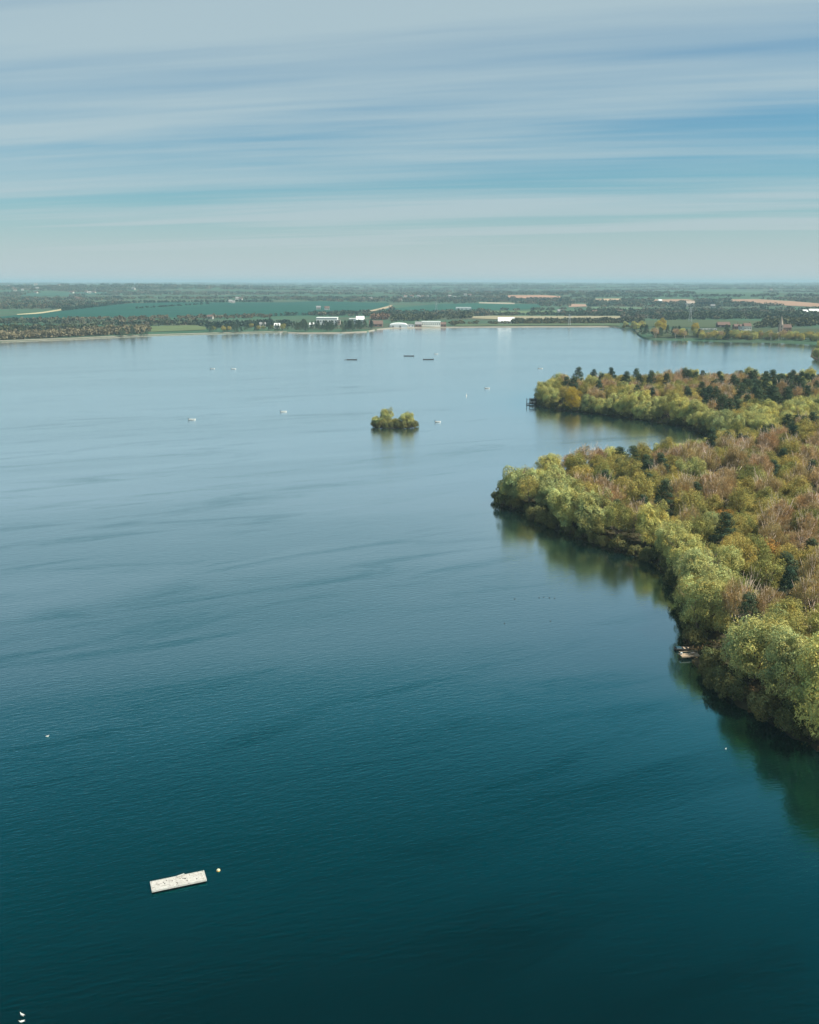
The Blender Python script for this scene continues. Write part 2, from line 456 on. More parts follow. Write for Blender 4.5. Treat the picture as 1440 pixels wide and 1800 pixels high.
w2 = wnoise(-26, 1.0, 0.11, 0.36, 2, 0.5, 0.2)
w3 = wnoise(4, 1.0, 1.6, 3.4, 2, 0.5, 0.2)
hgt = math_n(t, 'ADD', math_n(t, 'ADD', math_n(t, 'MULTIPLY', w1, 0.13), math_n(t, 'MULTIPLY', w2, 0.05)), math_n(t, 'MULTIPLY', w3, 0.04))
bmp = N(t, 'ShaderNodeBump'); L(t, hgt, bmp.inputs['Height']); bmp.inputs['Distance'].default_value = 1.0
L(t, math_n(t, 'MULTIPLY', amp, 0.46), bmp.inputs['Strength'])
# water body: dark teal below, reflectance rising towards grazing angles
lw = N(t, 'ShaderNodeLayerWeight'); lw.inputs['Blend'].default_value = 0.5; L(t, bmp.outputs[0], lw.inputs['Normal'])
fc = math_n(t, 'SUBTRACT', lw.outputs['Facing'], math_n(t, 'MULTIPLY', wl, 0.10))      # wind-roughened water turns steeper facets to the eye
rf = ramp(t, fc, [(0.0, (0.0, 0.014, 0.016)), (0.34, (0.0, 0.030, 0.034)), (0.46, (0.003, 0.115, 0.125)), (0.57, (0.075, 0.29, 0.32)), (0.68, (0.44, 0.56, 0.575)), (0.82, (0.90, 0.93, 0.93)), (1.0, (1, 1, 1))])
gl = N(t, 'ShaderNodeBsdfGlossy'); L(t, math_n(t, 'ADD', math_n(t, 'MULTIPLY', calm, 0.12), 0.03), gl.inputs['Roughness'])
L(t, rf, gl.inputs['Color']); L(t, bmp.outputs[0], gl.inputs['Normal'])
df = N(t, 'ShaderNodeBsdfDiffuse')
L(t, mixc(t, shal, (0.0, 0.0040, 0.0045), (0.0012, 0.0045, 0.0038)), df.inputs['Color'])
ad = N(t, 'ShaderNodeAddShader'); L(t, gl.outputs[0], ad.inputs[0]); L(t, df.outputs[0], ad.inputs[1])
L(t, ad.outputs[0], o.inputs[0])

def axis(lo, hi, a, b, step, far):
    m = np.arange(a, b + step, step)
    l = a - np.geomspace(step, a - lo, far)[::1] if lo < a else np.array([])
    h = b + step + np.geomspace(step, hi - b, far)
    return np.concatenate((l[::-1], m, h))
wx = axis(-3200, 3200, -120, 320, 5.0, 22); wy = axis(-1500, 3200, 40, 660, 5.0, 22)
X, Y = np.meshgrid(wx, wy); P = np.c_[X.ravel(), Y.ravel()]
so = np.minimum(np.minimum(-sdist(P, head_poly), -sdist(P, isl_poly) + 0), -sdist(P, pt2_poly))
leev = np.clip(np.exp(-np.maximum(-sdist(P, head_poly), 0) / 26.0), 0, 1)
leev = np.maximum(leev, 0.45 * np.exp(-np.maximum(-sdist(P, isl_poly), 0) / 8.0))
leev = np.maximum(leev, 0.7 * np.exp(-np.maximum(-sdist(P, pt2_poly), 0) / 25.0))
rP = np.hypot(P[:, 0], P[:, 1]); thP = np.arctan2(P[:, 0], P[:, 1])
leev = np.maximum(leev, 0.7 * np.exp(-np.maximum(shore_D(thP) - rP, 0) / 60.0) * sstep(0.2, 0.27, thP))
shv = np.exp(-np.maximum(-sdist(P, head_poly), 0) / 11.0) * sstep(210, 120, P[:, 1])
idx = np.arange(len(P)).reshape(X.shape)
q = np.stack([idx[:-1, :-1], idx[:-1, 1:], idx[1:, 1:], idx[1:, :-1]], -1).reshape(-1, 4)
wme = np_mesh('water', np.c_[P, np.zeros(len(P))], q, M_WATER)
for nm, vals in (('lee', leev), ('shallow', shv)):
    a = wme.attributes.new(nm, 'FLOAT', 'POINT'); a.data.foreach_set('value', vals.astype(np.float32))
tag(link(bpy.data.objects.new('water', wme)), kind='structure')

# ------------------------------------------------------------------ far fields, draped on the ground
FIELDS = [
  ('green_field', (0.008, 0.058, 0.042), [(-60, 560, 568), (0, 557, 566), (110, 547, 563), (160, 539.5, 561), (233, 533, 559), (300, 531.5, 558), (367, 532, 557), (480, 532, 556), (560, 530, 553), (640, 532, 550.5), (684, 533, 548)]),
  ('stubble_field', (0.34, 0.30, 0.18), [(30, 552.5, 553.8), (70, 549.5, 551.8), (108, 543.5, 546)]),
  ('green_field', (0.014, 0.070, 0.048), [(690, 543, 549), (760, 535, 549), (850, 533, 546), (950, 535.5, 543)]),
  ('farm_track', (0.30, 0.24, 0.16), [(640, 548, 550), (664, 543, 546), (690, 536, 540)]),
  ('green_field', (0.022, 0.080, 0.045), [(-40, 572, 582), (60, 570, 578), (160, 572, 577), (182, 571.5, 575.5)]),
  ('pasture', (0.085, 0.115, 0.05), [(262, 574, 584), (345, 572, 581), (362, 575, 580)]),
  ('stubble_field', (0.22, 0.20, 0.13), [(830, 556.5, 560), (870, 555.5, 561.5), (960, 556, 562), (1092, 556, 561)]),
  ('stubble_field', (0.27, 0.24, 0.18), [(842, 531.5, 533.5), (905, 532.5, 535)]),
  ('ploughed_field', (0.30, 0.18, 0.12), [(893, 519, 524), (960, 519, 526), (985, 521, 524)]),
  ('stubble_field', (0.34, 0.25, 0.16), [(1045, 525.5, 529), (1092, 525, 529.5)]),
  ('ploughed_field', (0.27, 0.18, 0.13), [(1000, 534.5, 540), (1032, 535, 539)]),
  ('ploughed_field', (0.25, 0.165, 0.11), [(1145, 526.5, 532), (1205, 526, 531.5), (1222, 528, 530)]),
  ('ploughed_field', (0.26, 0.165, 0.11), [(1285, 526.5, 531), (1330, 526, 535), (1395, 530, 538), (1480, 537, 542)]),
  ('pasture', (0.050, 0.070, 0.034), [(1128, 564, 574), (1200, 562.5, 576), (1262, 563, 577), (1345, 565, 575)]),
  ('pasture', (0.045, 0.060, 0.028), [(1150, 586, 594), (1262, 578, 592), (1440, 579, 594), (1500, 579, 594)]),
  ('pasture', (0.090, 0.130, 0.060), [(856, 547.5, 552), (1020, 546.5, 551)]),
  ('green_field', (0.05, 0.095, 0.06), [(1220, 512.5, 520.5), (1342, 512, 520)]),
  ('stubble_field', (0.33, 0.27, 0.17), [(1392, 547, 554), (1480, 547, 555)]),
  ('pasture', (0.07, 0.10, 0.05), [(800, 570.5, 574), (960, 569.5, 573), (1090, 569, 573.5)]),
  ('green_field', (0.012, 0.07, 0.045), [(225, 541, 543.5), (300, 538.5, 541), (365, 535.5, 538)]),
  ('green_field', (0.03, 0.085, 0.06), [(40, 516, 521), (110, 515, 519.5), (190, 514, 518)]),
  ('pasture', (0.08, 0.135, 0.075), [(1040, 540, 545), (1130, 541, 546)]),
]
for k, (nm, col, cols) in enumerate(FIELDS):
    xs = [c[0] for c in cols]; n = max(6, int((xs[-1] - xs[0]) / 12)); mrow = 9
    V = []
    lx = np.linspace(xs[0], xs[-1], n)
    for A, B in zip(gt_many(lx, np.interp(lx, xs, [c[2] for c in cols])), gt_many(lx, np.interp(lx, xs, [c[1] for c in cols]))):
        for j in range(mrow):
            pt = A + (B - A) * j / (mrow - 1)
            V.append((pt[0], pt[1], float(ground_z(pt[0], pt[1])) + 0.45 + 0.02 * k))
    ii = np.arange(len(V)).reshape(n, mrow)
    qq = np.stack([ii[:-1, :-1], ii[1:, :-1], ii[1:, 1:], ii[:-1, 1:]], -1).reshape(-1, 4)
    tag(link(bpy.data.objects.new(nm, np_mesh(nm, V, qq, field_mat('%s_soil_%d' % (nm, k), col), smooth=True))), kind='structure')
def in_field(px, py, pad=0.0):
    m = np.zeros(len(px), bool)
    for nm, col, cols in FIELDS:
        xs = [c[0] for c in cols]
        yt = np.interp(px, xs, [c[1] for c in cols]); yb = np.interp(px, xs, [c[2] for c in cols])
        m |= (px > xs[0]) & (px < xs[-1]) & (py > yt - pad) & (py < yb + pad)
    return m

# ------------------------------------------------------------------ tree kinds
def leaf_quads(c, ax, wd):
    """one small leaf spray per row: centre, half-length axis, half-width axis"""
    n = len(c); V = np.empty((n, 4, 3)); V[:, 0] = c - ax - wd * 0.6; V[:, 1] = c - ax * 0.2 + wd; V[:, 2] = c + ax; V[:, 3] = c + ax * 0.1 - wd
    return V.reshape(-1, 3), np.arange(4 * n).reshape(n, 4)
def unit(v): return v / np.maximum(np.linalg.norm(v, axis=-1, keepdims=True), 1e-9)
def shell(n, r, zmin=-1.0):
    d = unit(r.normal(size=(int(n * 2.2) + 8, 3))); d = d[d[:, 2] > zmin]; return d[:n]
_dirs = [(unit(np.random.default_rng(900 + i).normal(size=3)), 0.7 + 0.35 * i, i * 1.7) for i in range(7)]
def vn(P, f):
    return sum(np.sin((P @ d_) * f * k_ + p_) for d_, k_, p_ in _dirs) / 3.2
def crown_mesh(name, lobes, n, ln, wdt, mat, up=0.5, outw=0.7, rand=0.6, seed=0, depth=0.16, colvar=0.22, huevar=0.10, zmin=-0.75, twig=False, gap=1.0):
    r = np.random.default_rng(seed)
    vol = np.array([l[1][0] * l[1][1] + l[1][0] * l[1][2] for l in lobes]); share = (vol / vol.sum() * n).astype(int)
    cs, axs, wds, cols = [], [], [], []
    for (c, rad, tone), m in zip(lobes, share):
        if m < 4: continue
        d = shell(m, r, zmin); m = len(d)
        k = 1 - np.abs(r.normal(0, depth, (m, 1)))
        k *= 1 + 0.10 * np.sin(d[:, :1] * 7 + c[0] * 3) * np.cos(d[:, 1:2] * 6 + c[1] * 2)
        pos = np.array(c) + d * np.array(rad) * k
        nz_ = vn(pos, 1.9)
        pos = pos + d * (0.30 * gap * nz_)[:, None] * np.mean(rad)
        kp = nz_ > (-0.62 if gap > 0 else -9) + r.normal(0, 0.15, m)
        d, pos = d[kp], pos[kp]; m = len(d)
        if m < 4: continue
        if twig:
            a = unit(d * outw + np.array((0, 0, up)) + r.normal(0, rand, (m, 3)) * 0.6)
            b = unit(np.cross(a, r.normal(size=(m, 3))))
        else:
            nn = unit(d * outw + np.array((0, 0, up * 0.5)) + r.normal(0, rand, (m, 3)) * 0.55)
            a = np.array((0, 0, up)) + r.normal(0, 0.5, (m, 3)); a = unit(a - (a * nn).sum(1, keepdims=True) * nn)
            b = np.cross(nn, a)
        L_ = ln * r.uniform(0.6, 1.3, (m, 1)); W_ = wdt * r.uniform(0.6, 1.3, (m, 1))
        cs.append(pos); axs.append(a * L_ / 2); wds.append(b * W_ / 2)
        v = (1 + r.normal(0, colvar, (m, 1))) * tone * (1 + 0.16 * vn(pos, 1.1)[:, None])
        h = r.normal(0, huevar, (m, 1)) + 0.10 * vn(pos + 5.0, 0.8)[:, None]
        cols.append(np.clip(np.c_[v * (1 + h), v, v * (1 - h)], 0.25, 1.9))
    cs = np.concatenate(cs); keep = cs[:, 2] > 0.15
    V, F = leaf_quads(cs[keep], np.concatenate(axs)[keep], np.concatenate(wds)[keep])
    return np_mesh(name, V, F, mat, np.concatenate(cols)[keep])
def trunk_mesh(name, h, r0, limbs, mat, seed=0, lean=0.06, rise=0.9, start=0.3, reach=2.5, multi=1):
    r = random.Random(seed); mb = MB()
    for sidx in range(multi):
        ox, oy = (r.uniform(-0.5, 0.5), r.uniform(-0.5, 0.5)) if multi > 1 else (0, 0)
        pts = [Vector((ox, oy, -0.6))]
        dirv = Vector((r.uniform(-lean, lean) * (3 if multi > 1 else 1), r.uniform(-lean, lean) * (3 if multi > 1 else 1), 1)).normalized()
        for k in range(6):
            pts.append(pts[-1] + dirv * (h + 0.6) / 6); dirv = (dirv + Vector((r.uniform(-.1, .1), r.uniform(-.1, .1), 0))).normalized()
        for k in range(6):
            mb.tube(pts[k], pts[k + 1], r0 * (1 - k / 6.5), r0 * (1 - (k + 1) / 6.5), 7)
        for j in range(limbs):
            f = r.uniform(start, 0.93); kk = min(5, int(f * 6)); base = pts[kk].lerp(pts[kk + 1], f * 6 - kk)
            a = r.uniform(0, 2 * math.pi); ln = reach * (1.25 - f * 0.75) * r.uniform(0.7, 1.2)
            q1 = base + Vector((math.cos(a), math.sin(a), rise * 0.7)) * ln * 0.5
            q2 = q1 + Vector((math.cos(a + r.uniform(-.5, .5)) * 0.8, math.sin(a + r.uniform(-.5, .5)) * 0.8, rise * 1.2)) * ln * 0.5
            rr = r0 * (1 - f) * 0.55 + 0.025
            mb.tube(base, q1, rr, rr * 0.65, 5); mb.tube(q1, q2, rr * 0.65, rr * 0.2, 4)
            q3 = q1 + Vector((math.cos(a + 0.9), math.sin(a + 0.9), rise)) * ln * 0.35
            mb.tube(q1, q3, rr * 0.5, rr * 0.15, 4)
    return mb.mesh(name, mat, True)
def dome_lobes(r, Rx, Rz, zc, n, s0, s1, zlow=-0.8, tone=0.14):
    """clumps of leaf over a dome-shaped envelope"""
    out = []; tries = 0; pts = []
    while len(out) < n and tries < 4000:
        tries += 1
        d = unit(r.normal(size=3))
        if d[2] < zlow: continue
        k = r.uniform(0.62, 1.0)
        s = r.uniform(s0, s1)
        pnt = np.array((d[0] * (Rx - s * 0.55) * k, d[1] * (Rx - s * 0.55) * k, zc + d[2] * (Rz - s * 0.55) * k))
        if any(np.linalg.norm(pnt - q0) < (s + s1_) * 0.42 for q0, s1_ in pts): continue
        pts.append((pnt, s)); out.append((pnt, (s, s, s * r.uniform(0.85, 1.15)), 1 + r.normal(0, tone)))
    return out
PROTO = {}
def add_proto(kind, crown, trunk): PROTO.setdefault(kind, []).append((crown, trunk))
for k in range(7):     # billowing willows, leafed down to the water
    r = np.random.default_rng(100 + k)
    lobes = []; nd = 3 + k % 2; a0 = r.uniform(0, 6.28)      # several leaders of unequal height make one broad, uneven crown
    for j in range(nd):
        a = a0 + j * 6.283 / nd + r.uniform(-.35, .35); off = r.uniform(1.6, 2.7); Rz = r.uniform(4.2, 6.2); Rx = r.uniform(2.9, 3.9)
        for c_, q_, t_ in dome_lobes(r, Rx, Rz, Rz * 0.93, 20 + 3 * (k % 3), 0.75, 1.55, -0.88, 0.17):
            lobes.append((c_ + np.array((math.cos(a) * off, math.sin(a) * off, 0)), (q_[0], q_[1], q_[2] * r.uniform(1.0, 1.45)), t_))
    cm = crown_mesh('willow_crown', lobes, 46000, 0.33, 0.105, M_WILLOW, up=0.6, outw=0.8, rand=1.0, seed=200 + k, depth=0.22, colvar=0.14, huevar=0.10)
    tm = trunk_mesh('willow_trunk', 8.6, 0.34, 14, M_BARK, 300 + k, multi=3, reach=4.2, start=0.2)
    add_proto('willow', cm, tm)
for k in range(2):
    r = np.random.default_rng(140 + k)
    lobes = dome_lobes(r, 4.0, 5.2, 5.2, 26, 1.1, 2.0, -0.85)
    add_proto('golden', crown_mesh('golden_crown', lobes, 18000, 0.30, 0.14, M_GOLD, 0.4, 0.7, 1.1, 240 + k, depth=0.22), trunk_mesh('golden_trunk', 8.5, 0.28, 12, M_BARK, 340 + k, multi=2, reach=3.2, start=0.2))
for k in range(2):
    r = np.random.default_rng(150 + k)
    lobes = dome_lobes(r, 2.9, 5.6, 6.2, 22, 1.0, 1.7, -0.8)
    add_proto('poplar', crown_mesh('poplar_crown', lobes, 14000, 0.30, 0.12, M_BLUEGREEN, 0.8, 0.6, 1.0, 250 + k, depth=0.24), trunk_mesh('poplar_trunk', 10.2, 0.22, 12, M_BIRCHBARK, 350 + k, reach=2.4, start=0.15))
for k in range(6):     # broad crowns in first leaf
    r = np.random.default_rng(160 + k)
    lobes = dome_lobes(r, 4.0 + 0.4 * (k % 2), 4.2, 6.0, 40, 0.8, 1.7, -0.55, 0.2)
    add_proto('oak', crown_mesh('oak_crown', lobes, 17000, 0.34, 0.085, M_OLIVE, 0.8, 0.7, 1.2, 260 + k, depth=0.3, colvar=0.30), trunk_mesh('oak_trunk', 8.6, 0.28, 18, M_BARK, 360 + k, reach=3.6, start=0.25))
for k in range(1):
    r = np.random.default_rng(170 + k)
    lobes = dome_lobes(r, 4.0, 3.8, 5.4, 24, 1.0, 1.9, -0.6)
    add_proto('rusty', crown_mesh('rusty_crown', lobes, 11500, 0.36, 0.15, M_RUST, 0.7, 0.6, 0.8, 270 + k, colvar=0.28), trunk_mesh('rusty_trunk', 8.0, 0.26, 18, M_BARK, 370 + k, reach=3.4, start=0.25))
for k in range(6):     # leafless birches: a haze of upright twigs
    r = np.random.default_rng(180 + k)
    lobes = [(c_, (q_[0], q_[1], q_[2] * 1.2), t_) for c_, q_, t_ in dome_lobes(r, 3.4 + 0.5 * (k % 3), 4.2, 7.0, 22, 0.8, 1.6, -0.5, 0.2)]
    add_proto('birch', crown_mesh('birch_crown', lobes, 9500, 0.62, 0.055, M_BIRCH, 1.0, 0.6, 0.6, 280 + k, depth=0.35, colvar=0.25, twig=True), trunk_mesh('birch_trunk', 10.9, 0.18, 14, M_BIRCHBARK, 380 + k, rise=1.8, reach=3.3, start=0.25, multi=2))
for k in range(6):     # dark pines: irregular pads of needles
    r = np.random.default_rng(190 + k); lobes = []
    for j in range(24):
        z = 2.4 + 9.4 * (j / 23.0) ** 0.9; rad = max(0.25, (1.0 - (z - 3) / 9.4) * (3.0 + 0.5 * (k % 3)) + 0.25)
        a = j * 2.4 + r.uniform(-.4, .4); s = r.uniform(0.9, 1.5) * (0.75 + 0.25 * rad / 2.5)
        lobes.append((np.array((math.cos(a) * rad * 0.75, math.sin(a) * rad * 0.75, z)), (s, s, s * 0.6), 1 + r.normal(0, 0.15)))
    add_proto('pine', crown_mesh('pine_crown', lobes, 9500, 0.36, 0.11, M_PINE, 0.35, 0.8, 0.7, 290 + k, depth=0.25), trunk_mesh('pine_trunk', 11.3, 0.2, 16, M_BARK, 390 + k, rise=0.3, reach=2.0, start=0.3))
for k in range(4):
    r = np.random.default_rng(210 + k)
    lobes = dome_lobes(r, 1.9 + 0.2 * k, 1.7, 1.3, 13, 0.55, 1.0, -0.5)
    add_proto('shrub', crown_mesh('shrub_crown', lobes, 4200, 0.30, 0.11, M_SHRUB, 0.6, 0.7, 0.7, 310 + k), trunk_mesh('shrub_stems', 2.0, 0.07, 6, M_BARK, 410 + k, multi=4, reach=1.3, start=0.2))
NAMES = {'willow': 'willow_tree', 'golden': 'golden_tree', 'poplar': 'poplar_tree', 'oak': 'oak_tree', 'rusty': 'rust_coloured_tree', 'birch': 'birch_tree', 'pine': 'pine_tree', 'shrub': 'shrub'}
def plant(kind, x, y, z, s, label, group=None, var=None, sz=1.0, cat=None):
    cm, tm = PROTO[kind][random.randrange(len(PROTO[kind])) if var is None else var % len(PROTO[kind])]
    e = bpy.data.objects.new(NAMES[kind], None); e.empty_display_size = 0.5
    e.location = (x, y, z); e.rotation_euler = (0, 0, random.uniform(0, 6.28)); e.scale = (s, s * random.uniform(0.9, 1.1), s * sz)
    C.objects.link(e); tag(e, label, cat or ('shrub' if kind == 'shrub' else 'tree'), group)
    a = bpy.data.objects.new('trunk' if kind != 'shrub' else 'stems', tm); link(a, e)
    b = bpy.data.objects.new('crown', cm); link(b, e)
    return e

# ------------------------------------------------------------------ woods on the two headlands
def poisson(cands, dmin, taken):
    out = []; cell = {}
    key = lambda p: (int(p[0] // 6), int(p[1] // 6))
    for p_, d_ in taken: cell.setdefault(key(p_), []).append((p_, d_))
    for p_ in cands:
        k = key(p_); ok = True
        for i in (-2, -1, 0, 1, 2):
            for j in (-2, -1, 0, 1, 2):
                for q_, dq in cell.get((k[0] + i, k[1] + j), ()):
                    if (p_[0] - q_[0]) ** 2 + (p_[1] - q_[1]) ** 2 < (0.5 * (dmin + dq)) ** 2: ok = False; break
                if not ok: break
            if not ok: break
        if ok: out.append(p_); cell.setdefault(k, []).append((p_, dmin))
    return out
def visible(P, pad):
    """keep the ground that the frame takes in, with a margin"""
    x, y = P[:, 0], P[:, 1]
    dpt = y * math.cos(PITCH) + CAM_H * math.sin(PITCH)
    return x < 0.4235 * dpt + pad
cand = np.c_[rng.uniform(10, 330, 60000), rng.uniform(85, 640, 60000)]
sdv = sdist(cand, head_poly)
ok = (sdv > 1.6) & visible(cand, 16)
cand, sdv = cand[ok], sdv[ok]
MIDY = lambda x: np.interp(x, [60, 140, 175, 330], [420, 418, 400, 400])     # the inlet and the dip behind it part the two woods
inl_a, inl_b = gp(1272, 782)[:2], gp(1500, 742)[:2]
def seg_d(P, a, b):
    ab = b - a; t = np.clip(((P - a) @ ab) / (ab @ ab), 0, 1); return np.hypot(*(P - (a + t[:, None] * ab)).T)
g_ = gp(1008, 724); gold = np.array((g_[0], g_[1] + 2.5)); PLAT = gp(1211, 1156); taken = [(gold, 9.0), (PLAT[:2] + np.array((0.3, -1.0)), 10.5)]
tipv = [gp(893, 879)[:2], gp(915, 888)[:2]]; taken += [(p_, 6.9) for p_ in tipv]
belt = (sdv < 7.5) | ((cand[:, 0] < 46) & (cand[:, 1] < 400))
vale = seg_d(cand, inl_a, inl_b) < 11
near = cand[:, 1] < np.interp(cand[:, 0], [0, 100, 170, 330], [430, 400, 372, 372])
woods = [(p_, 'tip') for p_ in tipv]
for p_ in poisson(cand[belt | vale], 6.9, taken): woods.append((p_, 'belt')); taken.append((p_, 6.9))
for p_ in poisson(cand[~(belt | vale)], 6.1, taken): woods.append((p_, 'in')); taken.append((p_, 6.1))
LBL = {
 ('near', 'willow', 'belt'): ('pale sage willow overhanging the bank of the headland with the fishing platform', 'willows lining the headland of the fishing platform'),
 ('near', 'oak', 'belt'): ('olive green tree at the bank among willows by the fishing platform', 'olive trees on the bank by the fishing platform'),
 ('near', 'poplar', 'belt'): ('slim grey green tree with pale stem on the fishing platform headland', 'slim trees on the headland of the fishing platform'),
 ('near', 'birch', 'in'): ('leafless pinkish brown birch in the wood behind the fishing platform', 'bare birches behind the fishing platform'),
 ('near', 'oak', 'in'): ('olive tree in first leaf among birches behind the fishing platform', 'olive trees in the wood behind the fishing platform'),
 ('near', 'pine', 'in'): ('dark green pine among bare birches behind the fishing platform', 'pines in the wood behind the fishing platform'),
 ('near', 'willow', 'in'): ('pale willow inland among brown birches behind the fishing platform', 'willows inside the wood behind the fishing platform'),
 ('near', 'rusty', 'in'): ('rust orange tree among dark pines behind the fishing platform', 'rust coloured trees behind the fishing platform'),
 ('mid', 'willow', 'belt'): ('pale sage willow on the shore of the headland with the bird hide', 'willows lining the headland of the bird hide'),
 ('mid', 'oak', 'belt'): ('olive green tree on the shore of the headland with the bird hide', 'olive trees on the shore by the bird hide'),
 ('mid', 'golden', 'belt'): ('bright golden yellow tree on the shore near the bird hide', None),
 ('mid', 'pine', 'in'): ('dark pine standing above brown trees on the bird hide headland', 'pines on the headland of the bird hide'),
 ('mid', 'birch', 'in'): ('bare reddish brown tree inside the wood on the bird hide headland', 'bare trees on the headland of the bird hide'),
 ('mid', 'oak', 'in'): ('olive tree inside the wood on the bird hide headland', 'olive trees on the headland of the bird hide'),
 ('mid', 'willow', 'in'): ('pale willow inside the wood on the bird hide headland', 'willows inside the wood of the bird hide headland'),
}
def pnoise(x, y): return 0.5 + 0.25 * math.sin(x * 0.11 + 1.7 * math.sin(y * 0.06)) + 0.25 * math.sin(y * 0.09 + 2.1 * math.sin(x * 0.05 + 1))
for (p_, where) in woods:
    x, y = float(p_[0]), float(p_[1])
    s_ = float(sdist([p_], head_poly)[0]); z = float(bank_z(s_)) - 0.1
    reg = 'near' if y < float(np.interp(x, [0, 100, 170, 330], [430, 400, 372, 372])) else 'mid'
    u_ = random.random(); pn = pnoise(x, y)
    if where == 'tip': where = 'belt'; u_ = 0.1
    if where == 'belt':
        kind = 'willow' if u_ < 0.86 else 'oak'
        if reg == 'near' and u_ > 0.965: kind = 'poplar'
        s = random.uniform(0.82, 1.22) * (1.06 if reg == 'mid' else 1.08)
        if s_ < 4.0: s *= 0.9
        if reg == 'near' and y > float(np.interp(x, [20, 60, 150], [278, 292, 330])): s *= 0.72      # lower growth along the inlet
        if reg == 'mid' and x > 150 and y < 470: s *= 0.85
        if reg == 'near' and math.hypot(x - PLAT[0], y - PLAT[1]) < 34: s *= 1.22
    elif reg == 'near':
        if pn > 0.70: kind = 'pine' if u_ < 0.45 else ('birch' if u_ < 0.75 else 'oak')
        elif pn < 0.36: kind = 'oak' if u_ < 0.55 else ('birch' if u_ < 0.92 else 'pine')
        else: kind = 'birch' if u_ < 0.42 else ('oak' if u_ < 0.79 else ('pine' if u_ < 0.925 else ('willow' if u_ < 0.965 else 'rusty')))
        s = random.uniform(0.78, 1.10)
    else:
        px_, py_, _ = px_of((x, y, 6))
        pp = 0.26 + 0.36 * float(sstep(1180, 1300, px_)) * (1 if y > 440 else 0.4)
        kind = 'pine' if u_ < pp else ('birch' if u_ < pp + 0.24 else ('oak' if u_ < 0.95 else 'willow'))
        s = random.uniform(0.82, 1.12)
    lb, gr = LBL[(reg, kind, where)]
    if where == 'belt':
        if reg == 'near':
            zone = ('beside the fishing platform' if math.hypot(x - PLAT[0], y - PLAT[1]) < 22 else
                    'at the tip of the fishing platform headland' if x < 52 and y > 220 else
                    'along the inlet behind the fishing platform wood' if y > 300 else
                    'on the bank between the headland tip and the fishing platform' if y > PLAT[1] else 'on the bank past the fishing platform')
        else:
            zone = ('close to the bird hide' if x < 95 else 'on the lake side of the bird hide headland' if y > 560 else 'in the hollow at the head of the inlet' if x > 165 and y < 470 else 'on the inlet shore of the bird hide headland')
        kw = {'willow': 'pale sage willow', 'oak': 'olive green tree', 'poplar': 'slim grey green tree'}[kind]
        lb = ('tall ' if s > 1.04 else 'small ' if s < 0.84 else 'mid-sized ') + kw + ' ' + zone
        gr = kw + 's ' + zone
    else:
        size = 'tall ' if s > (0.96 if reg == 'near' else 1.03) else 'small ' if s < (0.84 if reg == 'near' else 0.9) else 'mid-sized '
        lb = size + lb
    if kind == 'pine': s *= 0.98 if reg == 'near' else 1.12
    plant(kind, x, y, z, s, lb, gr, sz=random.uniform(0.72, 1.05) if kind == 'pine' else random.uniform(0.78, 1.22) if where == 'in' else random.uniform(0.9, 1.1))
plant('golden', gold[0], gold[1], 0.5, 1.15, LBL[('mid', 'golden', 'belt')][0], None, 0)
# shrubs along the water's edge
sh_c = np.c_[rng.uniform(10, 330, 60000), rng.uniform(85, 640, 60000)]
ssd = sdist(sh_c, head_poly); ok = (ssd > 0.3) & (ssd < 2.8) & visible(sh_c, 10)
for p_ in poisson(sh_c[ok], 3.0, [(PLAT[:2] + np.array((0.0, 0.5)), 7.0)]):
    reg = p_[1] < 400
    plant('shrub', float(p_[0]), float(p_[1]), 0.05, random.uniform(0.7, 1.35),
          'low olive shrub at the waterline below the willows by the fishing platform' if reg else 'low olive shrub at the waterline of the bird hide headland',
          'waterside shrubs by the fishing platform' if reg else 'waterside shrubs by the bird hide')
# bramble and scrub on the woodland floor: one mass
uc = np.c_[rng.uniform(10, 330, 42000), rng.uniform(85, 640, 42000)]; us = sdist(uc, head_poly)
ok = (us > 0.2) & visible(uc, 14) & ((us < 5) | (rng.random(len(us)) < 0.3)); uc, us = uc[ok], us[ok]; nU = len(uc); per = 26
cc = np.repeat(np.c_[uc, bank_z(us)], per, 0); rr = rng.uniform(0.6, 1.5, nU).repeat(per)
dd = unit(rng.normal(size=(nU * per, 3))); dd[:, 2] = np.abs(dd[:, 2])
cc = cc + dd * rr[:, None] * np.array((1, 1, 0.8))
aa = unit(dd + rng.normal(0, .6, dd.shape)); bb = unit(np.cross(aa, rng.normal(size=aa.shape)))
V, F = leaf_quads(cc, aa * 0.26, bb * 0.13)
tone = rng.uniform(0.6, 1.3, nU).repeat(per)[:, None] * np.where((rng.random(nU) < 0.5).repeat(per)[:, None], np.array((0.075, 0.085, 0.030)), np.array((0.11, 0.08, 0.04)))
und = link(bpy.data.objects.new('undergrowth', np_mesh('undergrowth', V, F, M_DISTANT, tone)))
tag(und, 'low tangled brown and green undergrowth on the woodland floor of the headlands', 'undergrowth', kind='stuff')

# point at the right, cut by the frame
for k, (px_, py_, s) in enumerate([(1434, 629, 0.9), (1446, 632, 1.1), (1462, 633, 1.0), (1440, 620, 1.0), (1456, 618, 1.2)]):
    g_ = gp(px_, py_, 0.6); plant('willow', g_[0] + 2, g_[1], 0.5, s, 'pale willow on the small wooded point across the bay from the church', 'willows on the small wooded point')

